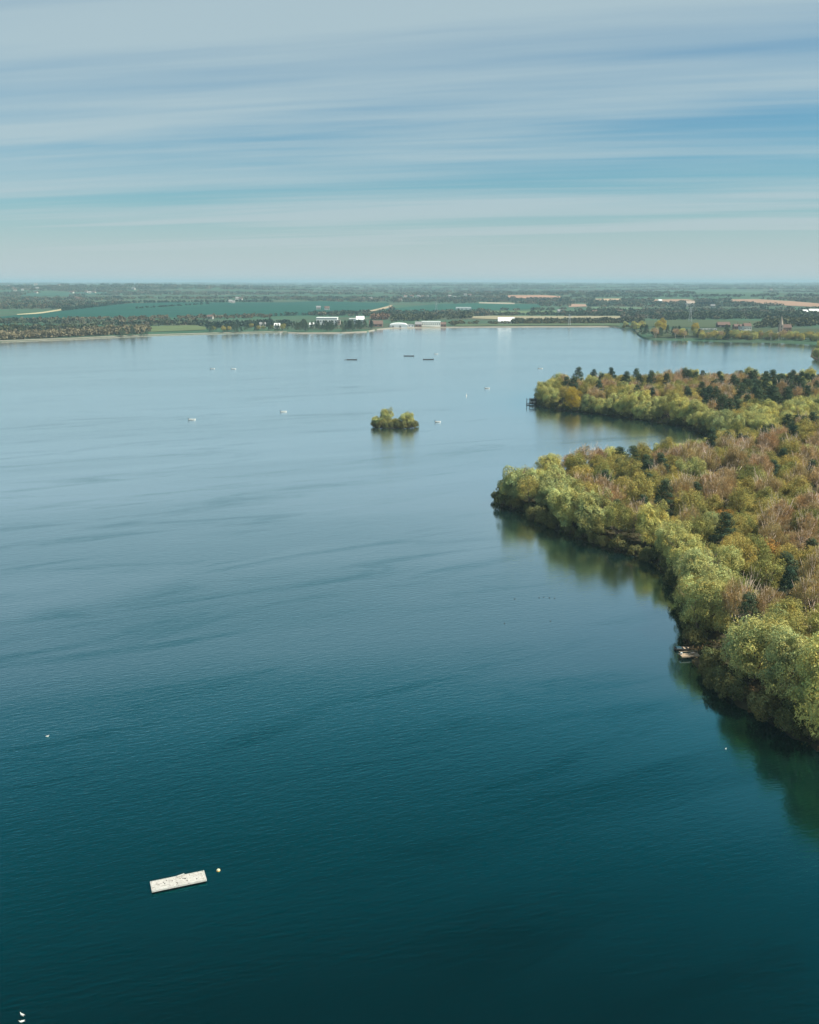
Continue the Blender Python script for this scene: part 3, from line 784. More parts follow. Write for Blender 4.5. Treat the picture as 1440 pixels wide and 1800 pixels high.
# ------------------------------------------------------------------ islet
def isl(dx, dy): return isl_c[0] + dx, isl_c[1] + dy
for kind, dx, dy, s, sz, lb in [
    ('willow', -7.6, -0.3, 0.70, 0.62, 'low yellowish willow leaning over the end of the islet beside open water'),
    ('willow', -3.6, 1.2, 0.72, 0.98, 'tallest willow of the islet, pale and domed'),
    ('oak', 0.9, 0.4, 0.62, 0.55, 'dark olive tree between the willows of the islet'),
    ('willow', 6.0, 0.0, 0.80, 0.84, 'broad round willow filling one end of the islet')]:
    x, y = isl(dx, dy); plant(kind, x, y, 0.5, s, lb, None, sz=sz)
for dx, dy, s in [(-9.5, -1.5, 0.8), (-1.5, -3.2, 0.9), (2.0, -3.6, 1.1), (9.6, -1.0, 0.9), (6.0, -3.8, 0.9), (0.2, 3.4, 1.0), (-6.0, -3.0, 1.0), (-4.0, -4.0, 0.8), (4.0, -4.4, 1.0), (8.2, -2.6, 1.1), (-8.4, 1.8, 0.9), (3.0, -1.0, 0.9)]:
    x, y = isl(dx, dy); plant('shrub', x, y, 0.1, s, 'low shrub at the waterline of the islet', 'shrubs on the islet')

# ------------------------------------------------------------------ far bank: trees that can be told apart
def far_plant(kind, px_, py_, s, lb, gr, sz=1.0):
    g_ = gt(px_, py_); plant(kind, g_[0], g_[1], g_[2] - 0.2, s, lb, gr, sz=sz)
for k in range(46):     # dark copse on the far bank
    px_ = random.uniform(512, 656); py_ = random.uniform(577.5, 583.5) - (2.5 if px_ > 640 else 0)
    far_plant('pine', px_, py_, random.uniform(0.8, 1.2), 'dark evergreen in the copse on the far bank before the white halls', 'copse on the far bank before the white halls')
for k in range(26):
    px_ = random.uniform(1126, 1236); py_ = np.interp(px_, [1126, 1150, 1236], [590, 594.5, 595.5]) - random.uniform(0, 5)
    kind = random.choice(['pine', 'pine', 'oak', 'birch', 'willow'])
    far_plant(kind, px_, py_, random.uniform(0.8, 1.1), {'pine': 'dark evergreen on the low promontory below the spire', 'oak': 'olive tree on the low promontory below the spire', 'birch': 'bare brown tree on the low promontory below the spire', 'willow': 'pale willow on the low promontory below the spire'}[kind], 'trees on the promontory below the spire, ' + kind)
far_plant('golden', 1158, 584, 1.4, 'tall straw coloured tree rising behind the promontory evergreens', 'straw coloured trees on the promontory', 1.1)
far_plant('golden', 1165, 583, 1.4, 'tall straw coloured tree rising behind the promontory evergreens', 'straw coloured trees on the promontory', 1.2)
far_plant('golden', 1221, 585, 1.3, 'tall straw coloured tree rising behind the promontory evergreens', 'straw coloured trees on the promontory', 1.0)
for k in range(96):
    px_ = 1230 + k * 2.3 + random.uniform(-2, 2); py_ = np.interp(px_, [1236, 1340, 1440], [597, 598, 600.5]) - random.uniform(0, 4)
    kind = random.choice(['willow', 'oak', 'oak', 'shrub', 'oak', 'birch'])
    far_plant(kind, px_, py_, random.uniform(0.6, 1.0) if kind != 'shrub' else 1.6, {'willow': 'pale willow on the far bank in front of the white gabled house', 'oak': 'olive tree on the far bank in front of the white gabled house', 'shrub': 'rounded bush on the far bank in front of the white gabled house', 'birch': 'bare brown tree on the far bank in front of the white gabled house'}[kind], 'waterside trees before the white gabled house, ' + kind)
for px_, py_, s in [(1276, 596, 1.2), (1279, 597, 0.9)]:
    far_plant('pine', px_, py_, s, 'tall dark conifer at the water in front of the white gabled house', 'tall conifers before the white gabled house', 1.15)
for px_, py_, s in [(213, 592, 0.8), (217, 592, 0.9), (233, 591, 1.1), (236, 591, 0.8), (250, 590.5, 0.7), (258, 590, 0.75)]:
    far_plant('pine', px_, py_, s, 'dark conifer standing singly on the grassy dam', 'conifers on the dam')
for k in range(34):
    px_ = random.uniform(360, 505); py_ = np.interp(px_, [360, 505], [586.5, 583]) - random.uniform(0, 6)
    kind = random.choice(['pine', 'pine', 'oak'])
    far_plant(kind, px_, py_, random.uniform(0.6, 1.0), {'pine': 'dark conifer behind the dam beside the white shed', 'oak': 'olive tree behind the dam beside the white shed', 'willow': 'pale willow behind the dam beside the white shed'}[kind], 'trees behind the dam, ' + kind)
for k in range(30):
    px_ = random.uniform(1094, 1135); py_ = np.interp(px_, [1094, 1118, 1135], [577, 579, 576]) - random.uniform(0, 4)
    far_plant(random.choice(['oak', 'willow']) if k < 9 else 'shrub', px_, py_, random.uniform(0.6, 0.95) if k < 9 else 1.4, 'olive tree or bush at the mouth of the small creek beyond the promontory', 'growth at the creek mouth') if k < 20 else None

# ------------------------------------------------------------------ far woods and hedges: one mass
def far_mass():
    cs, hs, ws, tn = [], [], [], []
    def put(p, w_, h_, col): cs.append(p); ws.append(w_); hs.append(h_); tn.append(col)
    r = random.Random(5)
    PAL = [(0.070, 0.090, 0.055), (0.050, 0.080, 0.052), (0.100, 0.095, 0.065), (0.034, 0.062, 0.048), (0.120, 0.105, 0.068), (0.080, 0.100, 0.058)]
    # scattered woods and hedges, by noise in the ground plane
    n = 19000
    pxs = rng.uniform(-140, 1580, n); pys = 497.5 + (582 - 497.5) * rng.random(n) ** 1.25
    inf = in_field(pxs, pys, 0.5)
    keep = ~inf & (pys < np.interp(pxs, [a for a, _ in FAR], [b for _, b in FAR]) - 4)
    for g_ in gt_many(pxs[keep], pys[keep]):
        rr_ = math.hypot(g_[0], g_[1])
        wv = math.sin(g_[1] / 150 + 1.4 * math.sin(g_[0] / 420)) + 0.7 * math.sin(g_[0] / 330 + 1.2 * math.sin(g_[1] / 240)) + 0.35 * math.sin(g_[1] / 57)
        if wv < -0.15 + 0.25 * (rr_ < 2200): continue
        k = max(1.0, rr_ / 2100) ** 1.35
        h_ = r.uniform(5, 10)
        c = PAL[int((math.sin(g_[0] / 210) + math.sin(g_[1] / 170 + 2)) * 1.5 + r.uniform(0, 6)) % 6]
        put(g_, r.uniform(8, 15) * k, h_, c)
    # hedges and tree lines with a known course
    LINES = [(0, 598, 250, 587, 260, 5, 9, (0.155, 0.135, 0.080), 5), (150, 586, 345, 581, 150, 5, 9, (0.150, 0.130, 0.072), 4), (0, 584, 170, 580, 130, 4, 9, (0.08, 0.09, 0.045), 3), (0, 568, 480, 559, 240, 4, 8, (0.12, 0.105, 0.065), 3), (110, 547, 233, 533, 90, 4, 9, (0.03, 0.06, 0.042), 1), (233, 533, 480, 531, 130, 4, 9, (0.035, 0.065, 0.042), 1),
             (240, 543, 370, 535, 60, 3, 6, (0.03, 0.06, 0.04), 0.5), (350, 577, 510, 574, 120, 5, 10, (0.04, 0.065, 0.045), 4), (480, 556, 690, 552, 110, 4, 9, (0.05, 0.075, 0.05), 2), (555, 540, 660, 541, 70, 4, 8, (0.045, 0.07, 0.05), 1.5),
             (690, 566, 832, 560, 170, 5, 10, (0.075, 0.085, 0.045), 6), (790, 573, 1090, 572, 210, 4, 7, (0.11, 0.10, 0.05), 4), (900, 569, 1240, 567, 300, 5, 9, (0.075, 0.085, 0.048), 2), (1170, 563, 1440, 559, 260, 6, 13, (0.062, 0.082, 0.045), 5), (1000, 555, 1140, 556, 80, 4, 8, (0.06, 0.08, 0.05), 1),
             (1330, 577, 1440, 573, 120, 6, 13, (0.085, 0.09, 0.045), 7), (1235, 575, 1300, 572, 60, 5, 9, (0.035, 0.055, 0.035), 3), (850, 554, 1040, 553.5, 120, 3, 5, (0.04, 0.06, 0.04), 0.6), (1030, 547, 1150, 548, 70, 3, 6, (0.05, 0.07, 0.05), 1), (1225, 539, 1255, 538, 60, 5, 12, (0.022, 0.045, 0.045), 1.5), (690, 572, 690, 560, 1, 4, 7, (0.1, 0.1, 0.05), 1),
             (655, 563, 680, 562, 30, 5, 12, (0.19, 0.12, 0.075), 2), (760, 531, 1000, 527, 160, 5, 8, (0.05, 0.07, 0.05), 3), (1000, 524, 1440, 522, 250, 6, 10, (0.05, 0.07, 0.05), 3)]
    for x0, y0, x1, y1, m, w_, h_, c, th_ in LINES:
        f = rng.random(m); lx = x0 + (x1 - x0) * f; ly = y0 + (y1 - y0) * f - rng.random(m) * th_
        if th_ > 1:
            kp = ~in_field(lx, ly, -0.3); lx, ly = lx[kp], ly[kp]
        if len(lx) == 0: continue
        for g_ in gt_many(lx, ly):
            k = r.uniform(0.7, 1.25); kb = r.uniform(0.85, 1.15)
            put(g_, w_ * k * 1.8, h_ * k * 0.82, tuple(a * kb for a in c))
    cs_ = np.array(cs); ws_ = np.array(ws); hs_ = np.array(hs); tn_ = np.array(tn); n = len(cs_); per = 26
    d = unit(rng.normal(size=(n * per, 3))); d[:, 2] = d[:, 2] * 0.9
    k = rng.uniform(0.6, 1.0, (n * per, 1))
    W_ = ws_.repeat(per)[:, None]; H_ = hs_.repeat(per)[:, None]
    P_ = cs_.repeat(per, 0) + d * k * np.c_[W_ * 0.5, W_ * 0.5, H_ * 0.48] + np.c_[W_ * 0, W_ * 0, H_ * 0.47]
    a_ = unit(d + rng.normal(0, 0.5, d.shape)); b_ = unit(np.cross(a_, rng.normal(size=a_.shape)))
    V, F = leaf_quads(P_, a_ * H_ * 0.17, b_ * (W_ * 0.13 + 0.3))
    col = tn_.repeat(per, 0) * rng.uniform(0.75, 1.25, (n * per, 1))
    o = link(bpy.data.objects.new('distant_woodland', np_mesh('distant_woodland', V, F, M_DISTANT, col)))
    tag(o, 'far woods, hedges and tree lines covering the plain beyond the lake', 'woodland', kind='stuff')
    return n
n_far = far_mass()

# ------------------------------------------------------------------ buildings on the far bank
def building(name, px0, px1, pybase, h, depth, wallm, roofm, roof, label, windows=0, group=None, cat='building', rz=0.0, doors=0, chimney=False):
    A, B = gt(px0, pybase), gt(px1, pybase); c = (A + B) / 2; wd = float(np.hypot(*(B - A)[:2]))
    z = min(A[2], B[2], float(ground_z(c[0], c[1])))
    e = empty(name, (c[0], c[1] + depth / 2, z), rz); tag(e, label, cat, group)
    wl = MB().box((0, 0, h / 2 - 0.4), (wd, depth, h + 0.8)).build('wall', wallm, e)
    if roof == 'flat':
        MB().box((0, 0, h + 0.25), (wd + 0.5, depth + 0.5, 0.5)).build('roof', roofm, e)
    elif roof == 'gable':
        rf = MB().gable((0, 0, h + 0.003), (wd, depth), min(depth, wd) * 0.42).build('roof', roofm, e)
        if chimney: MB().box((wd * 0.3, 0, h + depth * 0.42), (0.9, 0.7, 2.0)).build('chimney', M_BRICK, rf)
    elif roof == 'arch':
        rings = []
        for yy in (-depth / 2 - .3, depth / 2 + .3):
            rings.append([(math.cos(math.pi * k / 10) * (wd / 2 + .3), yy, h + 0.003 + math.sin(math.pi * k / 10) * 3.0) for k in range(11)])
        MB().loft(rings).build('roof', roofm, e)
    for k in range(windows):
        x = -wd / 2 + wd * (k + 0.5) / windows
        MB().box((x, -depth / 2 - 0.02, h * 0.55), (wd / windows * 0.5, 0.10, min(1.6, h * 0.32))).build('window', M_GLASS, e)
    for k in range(doors):
        x = -wd / 2 + wd * (k + 0.5) / max(doors, 1) * 0.8
        MB().box((x, -depth / 2 - 0.04, 1.4), (2.6, 0.12, 2.8)).build('door', M_SLATE, e)
    return e
building('treatment_hall', 556, 593, 571.5, 10.5, 22, M_SHEET, M_WHITEROOF, 'flat', 'long white flat roofed hall rising behind the dark copse', 7)
building('annex', 593, 598, 571.8, 7.0, 12, M_STONE, M_SLATE, 'flat', 'low stone coloured annex at the end of the long white hall', 2)
building('works_building', 614, 626, 570.5, 8.5, 14, M_SHEET, M_WHITEROOF, 'flat', 'white block with lower wing beside the long white hall', 3)
building('works_building', 626, 640, 570.8, 7.5, 16, M_WHITE, M_SHEET, 'gable', 'white gabled works building behind the end of the copse', 4)
building('shed', 544, 552, 575, 3.5, 7, M_WHITE, M_SHEET, 'gable', 'small white shed at the left end of the long white hall'.replace('left ', ''), 1)
building('shed', 482, 492, 577.5, 4.0, 8, M_SHEET, M_SHEET, 'gable', 'pale grey shed standing alone behind the dam', 1)
building('store', 650, 672, 574.5, 4.0, 12, M_BRICK, M_TILE, 'gable', 'low brown roofed store between the copse and the arched warehouse', 3)
building('warehouse', 686, 715, 575.5, 3.2, 24, M_SHEET, M_WHITEROOF, 'arch', 'white warehouse with a shallow arched roof on the waterfront', 0, doors=2)
building('workshop', 717, 728, 575.3, 3.6, 12, M_SHEET, M_SLATE, 'flat', 'small grey roofed workshop beside the arched warehouse', 2)
building('workshop', 730, 741, 575.3, 4.2, 12, M_BRICK, M_SLATE, 'gable', 'brick gabled workshop between the warehouse and the long waterfront block', 2)
building('boathouse', 742, 774, 574.3, 7.2, 14, M_CREAM, M_WHITEROOF, 'flat', 'long pale waterfront block with a row of windows', 9)
building('cottage', 775, 784, 575, 4.0, 8, M_BRICK, M_TILE, 'gable', 'small pinkish brick cottage at the end of the long waterfront block', 2, chimney=True)
building('house', 1301, 1309, 581, 5.5, 9, M_WHITE, M_TILE, 'gable', 'white wing with tiled roof adjoining the white gabled house', 2)
building('house', 1308, 1321, 582, 6.2, 10, M_CREAM, M_TILE, 'gable', 'white gabled house with tiled roof and chimney above the bank', 4, chimney=True, cat='house')
building('house', 1291, 1300, 580, 4.8, 9, M_BRICK, M_TILE, 'gable', 'brick house with brown roof beside the white gabled house', 3, chimney=True, cat='house')
building('barn', 1262, 1284, 576, 3.6, 10, M_DARK, M_TILE, 'gable', 'long low dark barn with brown roof beside the brick house', 0, doors=2, cat='barn')
building('farm_shed', 1410, 1421, 553.5, 5, 16, M_WHITE, M_SHEET, 'gable', 'white farm shed on the stubble field beyond the spire', 0, doors=1, cat='barn')
building('farm_shed', 1424, 1442, 553, 3.5, 18, M_SHEET, M_SHEET, 'gable', 'long grey farm shed beside the white one beyond the spire', 0, doors=2, cat='barn')
building('farmhouse', 1207, 1222, 538, 7, 14, M_CREAM, M_STONE, 'gable', 'pale farmhouse beside a dark clump of firs', 3, cat='house', chimney=True)
building('greenhouse', 1158, 1164, 533, 7, 14, M_WHITE, M_SHEET, 'gable', 'white shed in the middle of a ploughed field', 0, cat='shed')
building('packing_shed', 802, 828, 544.5, 5, 20, M_SHEET, M_WHITEROOF, 'flat', 'long low white shed in the fields behind the waterfront', 0, doors=3)
building('packing_shed', 876, 905, 568.5, 3.2, 14, M_SHEET, M_WHITEROOF, 'gable', 'low white shed among trees behind the beach', 0, doors=2)

# brick church with a pointed spire
A = gt(1372, 584); e = empty('church', (A[0], A[1], A[2])); tag(e, 'brick church with a pointed spire above the far bank', 'church')
MB().box((0, 0, 4.5), (5.0, 5.0, 10.0)).build('tower', M_STONE, e)
sp = MB().tube((0, 0, 9.4), (0, 0, 20.5), 2.9, 0.08, 8).build('spire', M_STONE, e)
MB().tube((0, 0, 20.3), (0, 0, 21.6), 0.07, 0.05, 5).build('finial', M_STEEL, sp)
MB().box((8.0, 2.5, 2.6), (11, 7, 6.2)).build('nave_wall', M_BRICK, e)
MB().gable((8.0, 2.5, 5.72), (11, 7), 4.2).build('nave_roof', M_TILE, e)
for zz in (3.2, 7.0): MB().box((0, -2.51, zz), (1.0, 0.12, 2.0)).build('window', M_GLASS, e)
for xx in (5.0, 8.0, 11.0): MB().box((xx, -1.01, 2.8), (1.0, 0.12, 2.2)).build('window', M_GLASS, e)

# pale boats and caravans laid up in a row on the bank
for k, px_ in enumerate((1232, 1238, 1244, 1250, 1257)):
    g_ = gt(px_, 580.5); e = empty('caravan', g_, random.uniform(-0.2, 0.2))
    tag(e, 'white caravan parked in a row on the grass beside the dark barn', 'caravan', 'caravans in a row beside the dark barn')
    MB().box((0, 0, 1.35), (4.6, 2.1, 1.9), taper=0.93).build('body', M_WHITE, e)
    MB().box((0.2, -1.06, 1.55), (2.2, 0.06, 0.6)).build('window', M_GLASS, e)
    for xx in (-0.45, 0.45): MB().tube((xx, -1.0, 0.33), (xx, -0.8, 0.33), 0.33, n=10).build('wheel', M_RUBBER, e)
    MB().tube((2.2, 0, 0.5), (3.3, 0, 0.5), 0.06).build('drawbar', M_STEEL, e)

# scattered houses, far off
HS = [(16, 504), (24, 509), (63, 502), (66, 509), (64, 516), (104, 502), (127, 516), (152, 515), (158, 516), (166, 515.5), (235, 509.5), (27, 512), (40, 511), (134, 526), (138, 527), (417, 527), (423, 527.5), (405, 532), (410, 533), (370, 561),
      (640, 527), (652, 527), (704, 529), (790, 523), (800, 524), (818, 520), (826, 521), (712, 523), (724, 523.5), (736, 523), (744, 524), (752, 523), (1355, 511), (1400, 502), (1412, 501), (985, 552), (1045, 552), (1090, 551.5), (560, 544), (575, 545), (1253, 541), (1328, 556), (462, 575)]
hb_w = MB().box((0, 0, 2.2), (11, 8, 5.6)).mesh('house_wall', M_HOUSE); hb_r = MB().gable((0, 0, 5.01), (11, 8), 3.4).mesh('house_roof', M_TILE)
hb_s = MB().gable((0, 0, 5.01), (11, 8), 3.4).mesh('house_roof', M_SLATE); hb_c = MB().box((3, 0, 8.0), (1, .8, 2.0)).mesh('house_chimney', M_BRICK); hb_p = MB().box((0, 0, 0), (1.3, .12, 1.3)).mesh('house_window', M_GLASS)
for px_, py_ in HS:
    g_ = gt(px_, py_); e = empty('house', g_, random.uniform(-0.5, 0.5), random.uniform(0.8, 1.15) * (1.3 if py_ < 518 else 1.0))
    hill = px_ < 260 and py_ < 530
    tag(e, 'pale house on the wooded hillside beyond the big green field' if hill else 'pale house among the trees of the plain beyond the waterfront works', 'house', 'houses on the hillside' if hill else 'houses scattered over the plain')
    link(bpy.data.objects.new('wall', hb_w), e); r_ = link(bpy.data.objects.new('roof', random.choice([hb_r, hb_s])), e); link(bpy.data.objects.new('chimney', hb_c), r_)
    for xx in (-3.2, 0, 3.2):
        wn = link(bpy.data.objects.new('window', hb_p), e); wn.location = (xx, -4.03, 2.6)

# lattice pylons
def pylon(px_, py_, h, lb):
    g_ = gt(px_, py_); e = empty('pylon', g_); tag(e, lb, 'pylon', None)
    mb = MB(); b0, b1 = h * 0.10, h * 0.022
    lv = [0, .22, .4, .56, .7, .82, .92]
    cor = lambda f: [(sx * (b0 + (b1 - b0) * f), sy * (b0 + (b1 - b0) * f), h * f - 0.3) for sx, sy in ((-1, -1), (1, -1), (1, 1), (-1, 1))]
    for i in range(4): mb.tube(cor(0)[i], cor(0.93)[i], 0.16, 0.12, 4)
    for a, b in zip(lv[:-1], lv[1:]):
        ca, cb = cor(a), cor(b)
        for i in range(4): mb.tube(ca[i], cb[(i + 1) % 4], 0.08, n=4); mb.tube(cb[i], cb[(i + 1) % 4], 0.08, n=4)
    mb.tube((0, 0, h * .9), (0, 0, h), 0.3, 0.1, 4)
    mb.build('tower', M_STEEL, e)
    for f, r_ in ((0.66, .17), (0.78, .22), (0.90, .15)):
        MB().tube((-h * r_, 0, h * f), (h * r_, 0, h * f), 0.16, n=4).tube((-h * r_, 0, h * f), (0, 0, h * (f + .05)), 0.09, n=4).tube((h * r_, 0, h * f), (0, 0, h * (f + .05)), 0.09, n=4).build('cross_arm', M_STEEL, e)
pylon(1213, 566, 24, 'grey lattice pylon standing in the meadow behind the promontory')
pylon(1001, 572, 17, 'grey lattice pylon near the beach and the stubble field')
pylon(767, 551, 26, 'grey lattice pylon in the green field behind the waterfront block')

# ------------------------------------------------------------------ bird hide on stilts at the tip of the far headland
g_ = gp(934, 711.5); e = empty('bird_hide', (g_[0], g_[1], 0), 0.0); tag(e, 'dark timber bird hide on stilts at the tip of the wooded headland', 'bird hide')
for i, xx in enumerate(np.linspace(-2.6, 2.4, 13)):
    MB().box((xx + 0.2, 0, 0.55), (0.39, 2.6, 0.10)).build('plank', M_DARK, e)
MB().box((0.1, -1.25, 0.40), (5.6, 0.14, 0.18)).box((0.1, 1.25, 0.40), (5.6, 0.14, 0.18)).build('deck_beam', M_DARK, e)
for xx in (-2.5, -1.0, 0.6, 2.4):
    for yy in (-1.1, 1.1): MB().box((xx, yy, 0.6), (0.16, 0.16, 5.6 if xx in (-1.0, 2.4) else (6.0 if xx == -2.5 else 2.4))).build('post', M_DARK, e)
MB().box((0.9, 0, 3.25), (4.0, 2.9, 0.16)).build('roof', M_DARK, e)
MB().box((0.9, -1.22, 2.62), (3.4, 0.08, 1.0)).build('wall_board', M_DARK, e)
MB().box((-1.6, -1.1, 1.55), (2.0, 0.07, 0.09)).box((-1.6, -1.1, 2.9), (2.0, 0.07, 0.09)).build('handrail', M_DARK, e)
MB().box((0.9, 1.22, 1.2), (3.4, 0.06, 1.2)).build('rear_panel', M_WHITE, e)

# ------------------------------------------------------------------ fishing platform under the willows, with a boat beside it
g_ = gp(1211, 1156); e = empty('fishing_platform', (g_[0], g_[1], 0), R(8)); tag(e, 'small weathered timber fishing platform under the big willows', 'platform')
for i in range(13):
    MB().box((-1.5 + i * 0.265, 0, 0.55 + random.uniform(-.008, .008)), (0.245, 1.5, 0.05)).build('plank', M_TIMBER, e)
MB().box((0.1, -0.80, 0.52), (3.6, 0.08, 0.22)).build('front_beam', M_TIMBER, e)
MB().box((0.1, 0.80, 0.48), (3.6, 0.08, 0.16)).build('rear_beam', M_TIMBER, e)
for xx in (-1.5, 0.1, 1.7):
    for yy in (-0.7, 0.7): MB().tube((xx, yy, -1.5), (xx, yy, 0.9 if yy > 0 else 0.5), 0.075, n=8).build('post', M_DARK, e)
MB().box((0.1, 0.72, 0.92), (3.4, 0.06, 0.10)).build('handrail', M_TIMBER, e)
e2 = empty('bait_bucket', (g_[0] - 1.35, g_[1] + 0.05, 0.585)); tag(e2, 'white bucket on the end of the fishing platform', 'bucket')
MB().loft([[(math.cos(a) * r_, math.sin(a) * r_, z_) for a in np.linspace(0, 2 * math.pi, 12, endpoint=False)] for r_, z_ in ((.17, 0), (.21, .36))]).build('body', M_WHITE, e2)
MB().tube((-.21, 0, .36), (0, 0, .52), .012).tube((0, 0, .52), (.21, 0, .36), .012).build('handle', M_STEEL, e2)
e3 = empty('wooden_box', (g_[0] + 0.65, g_[1] + 0.1, 0.59), R(15)); tag(e3, 'pale wooden tackle box lying on the fishing platform', 'box')
MB().box((0, 0, 0.13), (0.7, 0.42, 0.26)).build('body', M_TIMBER, e3); MB().box((0, 0, 0.283), (0.74, 0.46, 0.04)).build('lid', M_STONE, e3)

def hull_rings(Ln, Wd, H, inner=0.0):
    rings = []
    for k in range(9):
        f = k / 8; x = (f - 0.5) * Ln
        wv = Wd / 2 * (1 - max(0, (f - 0.45) / 0.55) ** 2.2 * 0.96) * (0.86 + 0.14 * min(1, f * 3))
        sheer = H * (1 + 0.28 * max(0, (f - 0.5) * 2) ** 2)
        wv = max(0.03, wv - inner); bt = -0.12 + inner * 1.4 + 0.10 * max(0, (f - .7) / .3)
        rings.append([(x, -wv, sheer), (x, -wv * 0.8, (sheer + bt) * 0.45), (x, -wv * .35, bt), (x, wv * .35, bt), (x, wv * 0.8, (sheer + bt) * 0.45), (x, wv, sheer)])
    return rings
def make_boat(name, loc, rz, Ln, hullm, label, motor=True, group=None, tarp=False):
    e = empty(name, loc, rz); tag(e, label, 'boat', group)
    mb = MB(); ro = hull_rings(Ln, Ln * 0.34, 0.36)
    n = 6; vs = [p_ for r_ in ro for p_ in r_]; fs = []
    for k in range(8):
        for i in range(n - 1): fs.append((k * n + i, k * n + i + 1, (k + 1) * n + i + 1, (k + 1) * n + i))
    fs.append(tuple(range(n - 1, -1, -1)))
    mb.add(vs, fs)
    h = mb.build('hull', hullm, e, True)
    sol = h.modifiers.new('shell', 'SOLIDIFY'); sol.thickness = 0.05; sol.offset = 0
    gm_ = MB()
    for i in (0, 5):
        for k in range(8): gm_.tube(ro[k][i], ro[k + 1][i], 0.045, n=5)
    gm_.build('gunwale', M_BOAT if not tarp else M_DARK, e)
    for f in (0.25, 0.5, 0.72):
        MB().box(((f - .5) * Ln, 0, 0.30), (0.28, Ln * 0.30 * (1 if f < .6 else .75), 0.05)).build('thwart', M_TIMBER if tarp else M_DIRTYWHITE, e)
    if motor:
        mt = MB().box((-Ln / 2 - 0.16, 0, 0.72), (0.36, 0.26, 0.36), taper=0.85).build('outboard_motor', M_RUBBER, e)
        MB().tube((-Ln / 2 - .16, 0, 0.6), (-Ln / 2 - .2, 0, -0.35), 0.06).build('motor_leg', M_RUBBER, mt)
    if tarp: MB().box((-Ln * 0.30, 0, 0.50), (Ln * 0.30, Ln * 0.30, 0.12), taper=0.8).build('tarpaulin', M_BLUE, e)
    return e
gb = gp(1203, 1142); make_boat('rowing_boat', (gb[0], gb[1], 0.0), R(5), 3.6, M_DARK, 'dark rowing boat with a blue tarpaulin moored beside the fishing platform', False, None, True)

# ------------------------------------------------------------------ open water: boats
for px_, py_, rz, Ln, lb in [
    (338, 738, 10, 3.9, 'white open boat alone on the water, on the islet side of the dam'),
    (499, 724, 15, 3.6, 'white open boat lying between the islet and the dam'),
    (857, 683, 8, 3.6, 'white open boat lying off the bird hide'),
    (770, 742, 5, 3.0, 'white open boat just off the round willow end of the islet'),
    (374, 648.5, -4, 4.0, 'small white boat, one of a pair far out towards the dam'),
    (411, 648.8, 6, 4.2, 'small white boat, one of a pair far out towards the dam'),
    (767, 622.5, 0, 4.0, 'small white boat beyond the dark floating rafts'),
    (950, 648, 0, 4.0, 'small white boat in open water beyond the bird hide')]:
    b_ = gp(px_, py_)
    make_boat('open_boat', (b_[0], b_[1], 0.02), R(rz), Ln * 0.85, M_BOAT, lb, True, 'pair of white boats' if 'pair' in lb else 'white boats on the lake')
b_ = gp(820, 696); e = empty('marker_buoy', (b_[0], b_[1], 0), 0.0, 0.65); tag(e, 'small white conical marker buoy between the islet and the bird hide', 'buoy')
MB().loft([[(math.cos(a) * r_, math.sin(a) * r_, z_) for a in np.linspace(0, 2 * math.pi, 12, endpoint=False)] for r_, z_ in ((.3, -.3), (.62, -.05), (.62, .2), (.35, .7), (.14, 1.6))]).build('body', M_WHITE, e)
MB().tube((0, 0, 1.6), (0, 0, 2.4), 0.09, n=6).build('topmark', M_WHITE, e)

# dark timber rafts, far out
def dark_raft(px_, py_, Ln, rz, lb, bent=0.0):
    b_ = gp(px_, py_); e = empty('floating_raft', (b_[0], b_[1], 0), R(rz)); tag(e, lb, 'raft', 'dark floating rafts')
    for k in range(12):
        x = -Ln / 2 + Ln * (k + .5) / 12
        MB().box((x, 0, 0.36 + random.uniform(-.02, .02)), (Ln / 12 * 0.93, 2.2, 0.10)).build('plank', M_DARK, e)
    for yy in (-1.15, 1.15): MB().box((0, yy, 0.25), (Ln, 0.14, 0.5)).build('side_beam', M_DARK, e)
    for xx in (-Ln / 2 + .1, Ln / 2 - .1):
        MB().box((xx, 0, 0.28), (0.16, 2.1, 0.62)).build('end_beam', M_DARK, e)
        for yy in (-1.0, 1.0): MB().box((xx, yy, 0.6), (0.16, 0.16, 0.8)).build('post', M_DARK, e)
    for yy in (-0.7, 0.7): MB().tube((-Ln / 2 + .3, yy, 0.05), (Ln / 2 - .3, yy, 0.05), 0.22, n=10).build('float', M_RUBBER, e)
    if bent: MB().box((-Ln / 2 - 1.2, -1.2, 0.30), (3.2, 0.5, 0.25), rz=R(35)).build('loose_beam', M_DARK, e)
dark_raft(619, 632.5, 8.6, 6, 'low dark floating raft with a loose beam at its end', 1)
dark_raft(719, 626, 9.4, 0, 'dark floating raft farthest out, lying beyond its neighbours')
dark_raft(753, 632, 9.2, 3, 'dark floating raft nearest to the small white boat')

# ------------------------------------------------------------------ pale raft with bird droppings and its mooring buoy
TL, BL, BR, TR_ = gp(266.5, 1555), gp(267.5, 1569.5), gp(361, 1551), gp(359.5, 1534.5)
ctr = (TL + BL + BR + TR_) / 4; axv = ((BR - BL) + (TR_ - TL)) / 2; Ln = float(np.linalg.norm(axv)); rz = math.atan2(axv[1], axv[0])
Wd = float(np.linalg.norm(((TL - BL) + (TR_ - BR)) / 2))
M_RAFT, t, o = newmat('droppings_white')
p = N(t, 'ShaderNodeBsdfPrincipled'); g = N(t, 'ShaderNodeNewGeometry')
nz = N(t, 'ShaderNodeTexNoise'); L(t, g.outputs['Position'], nz.inputs['Vector']); nz.inputs['Scale'].default_value = 2.2; nz.inputs['Detail'].default_value = 7; nz.inputs['Roughness'].default_value = 0.7
nz2 = N(t, 'ShaderNodeTexNoise'); L(t, g.outputs['Position'], nz2.inputs['Vector']); nz2.inputs['Scale'].default_value = 5.0; nz2.inputs['Detail'].default_value = 3
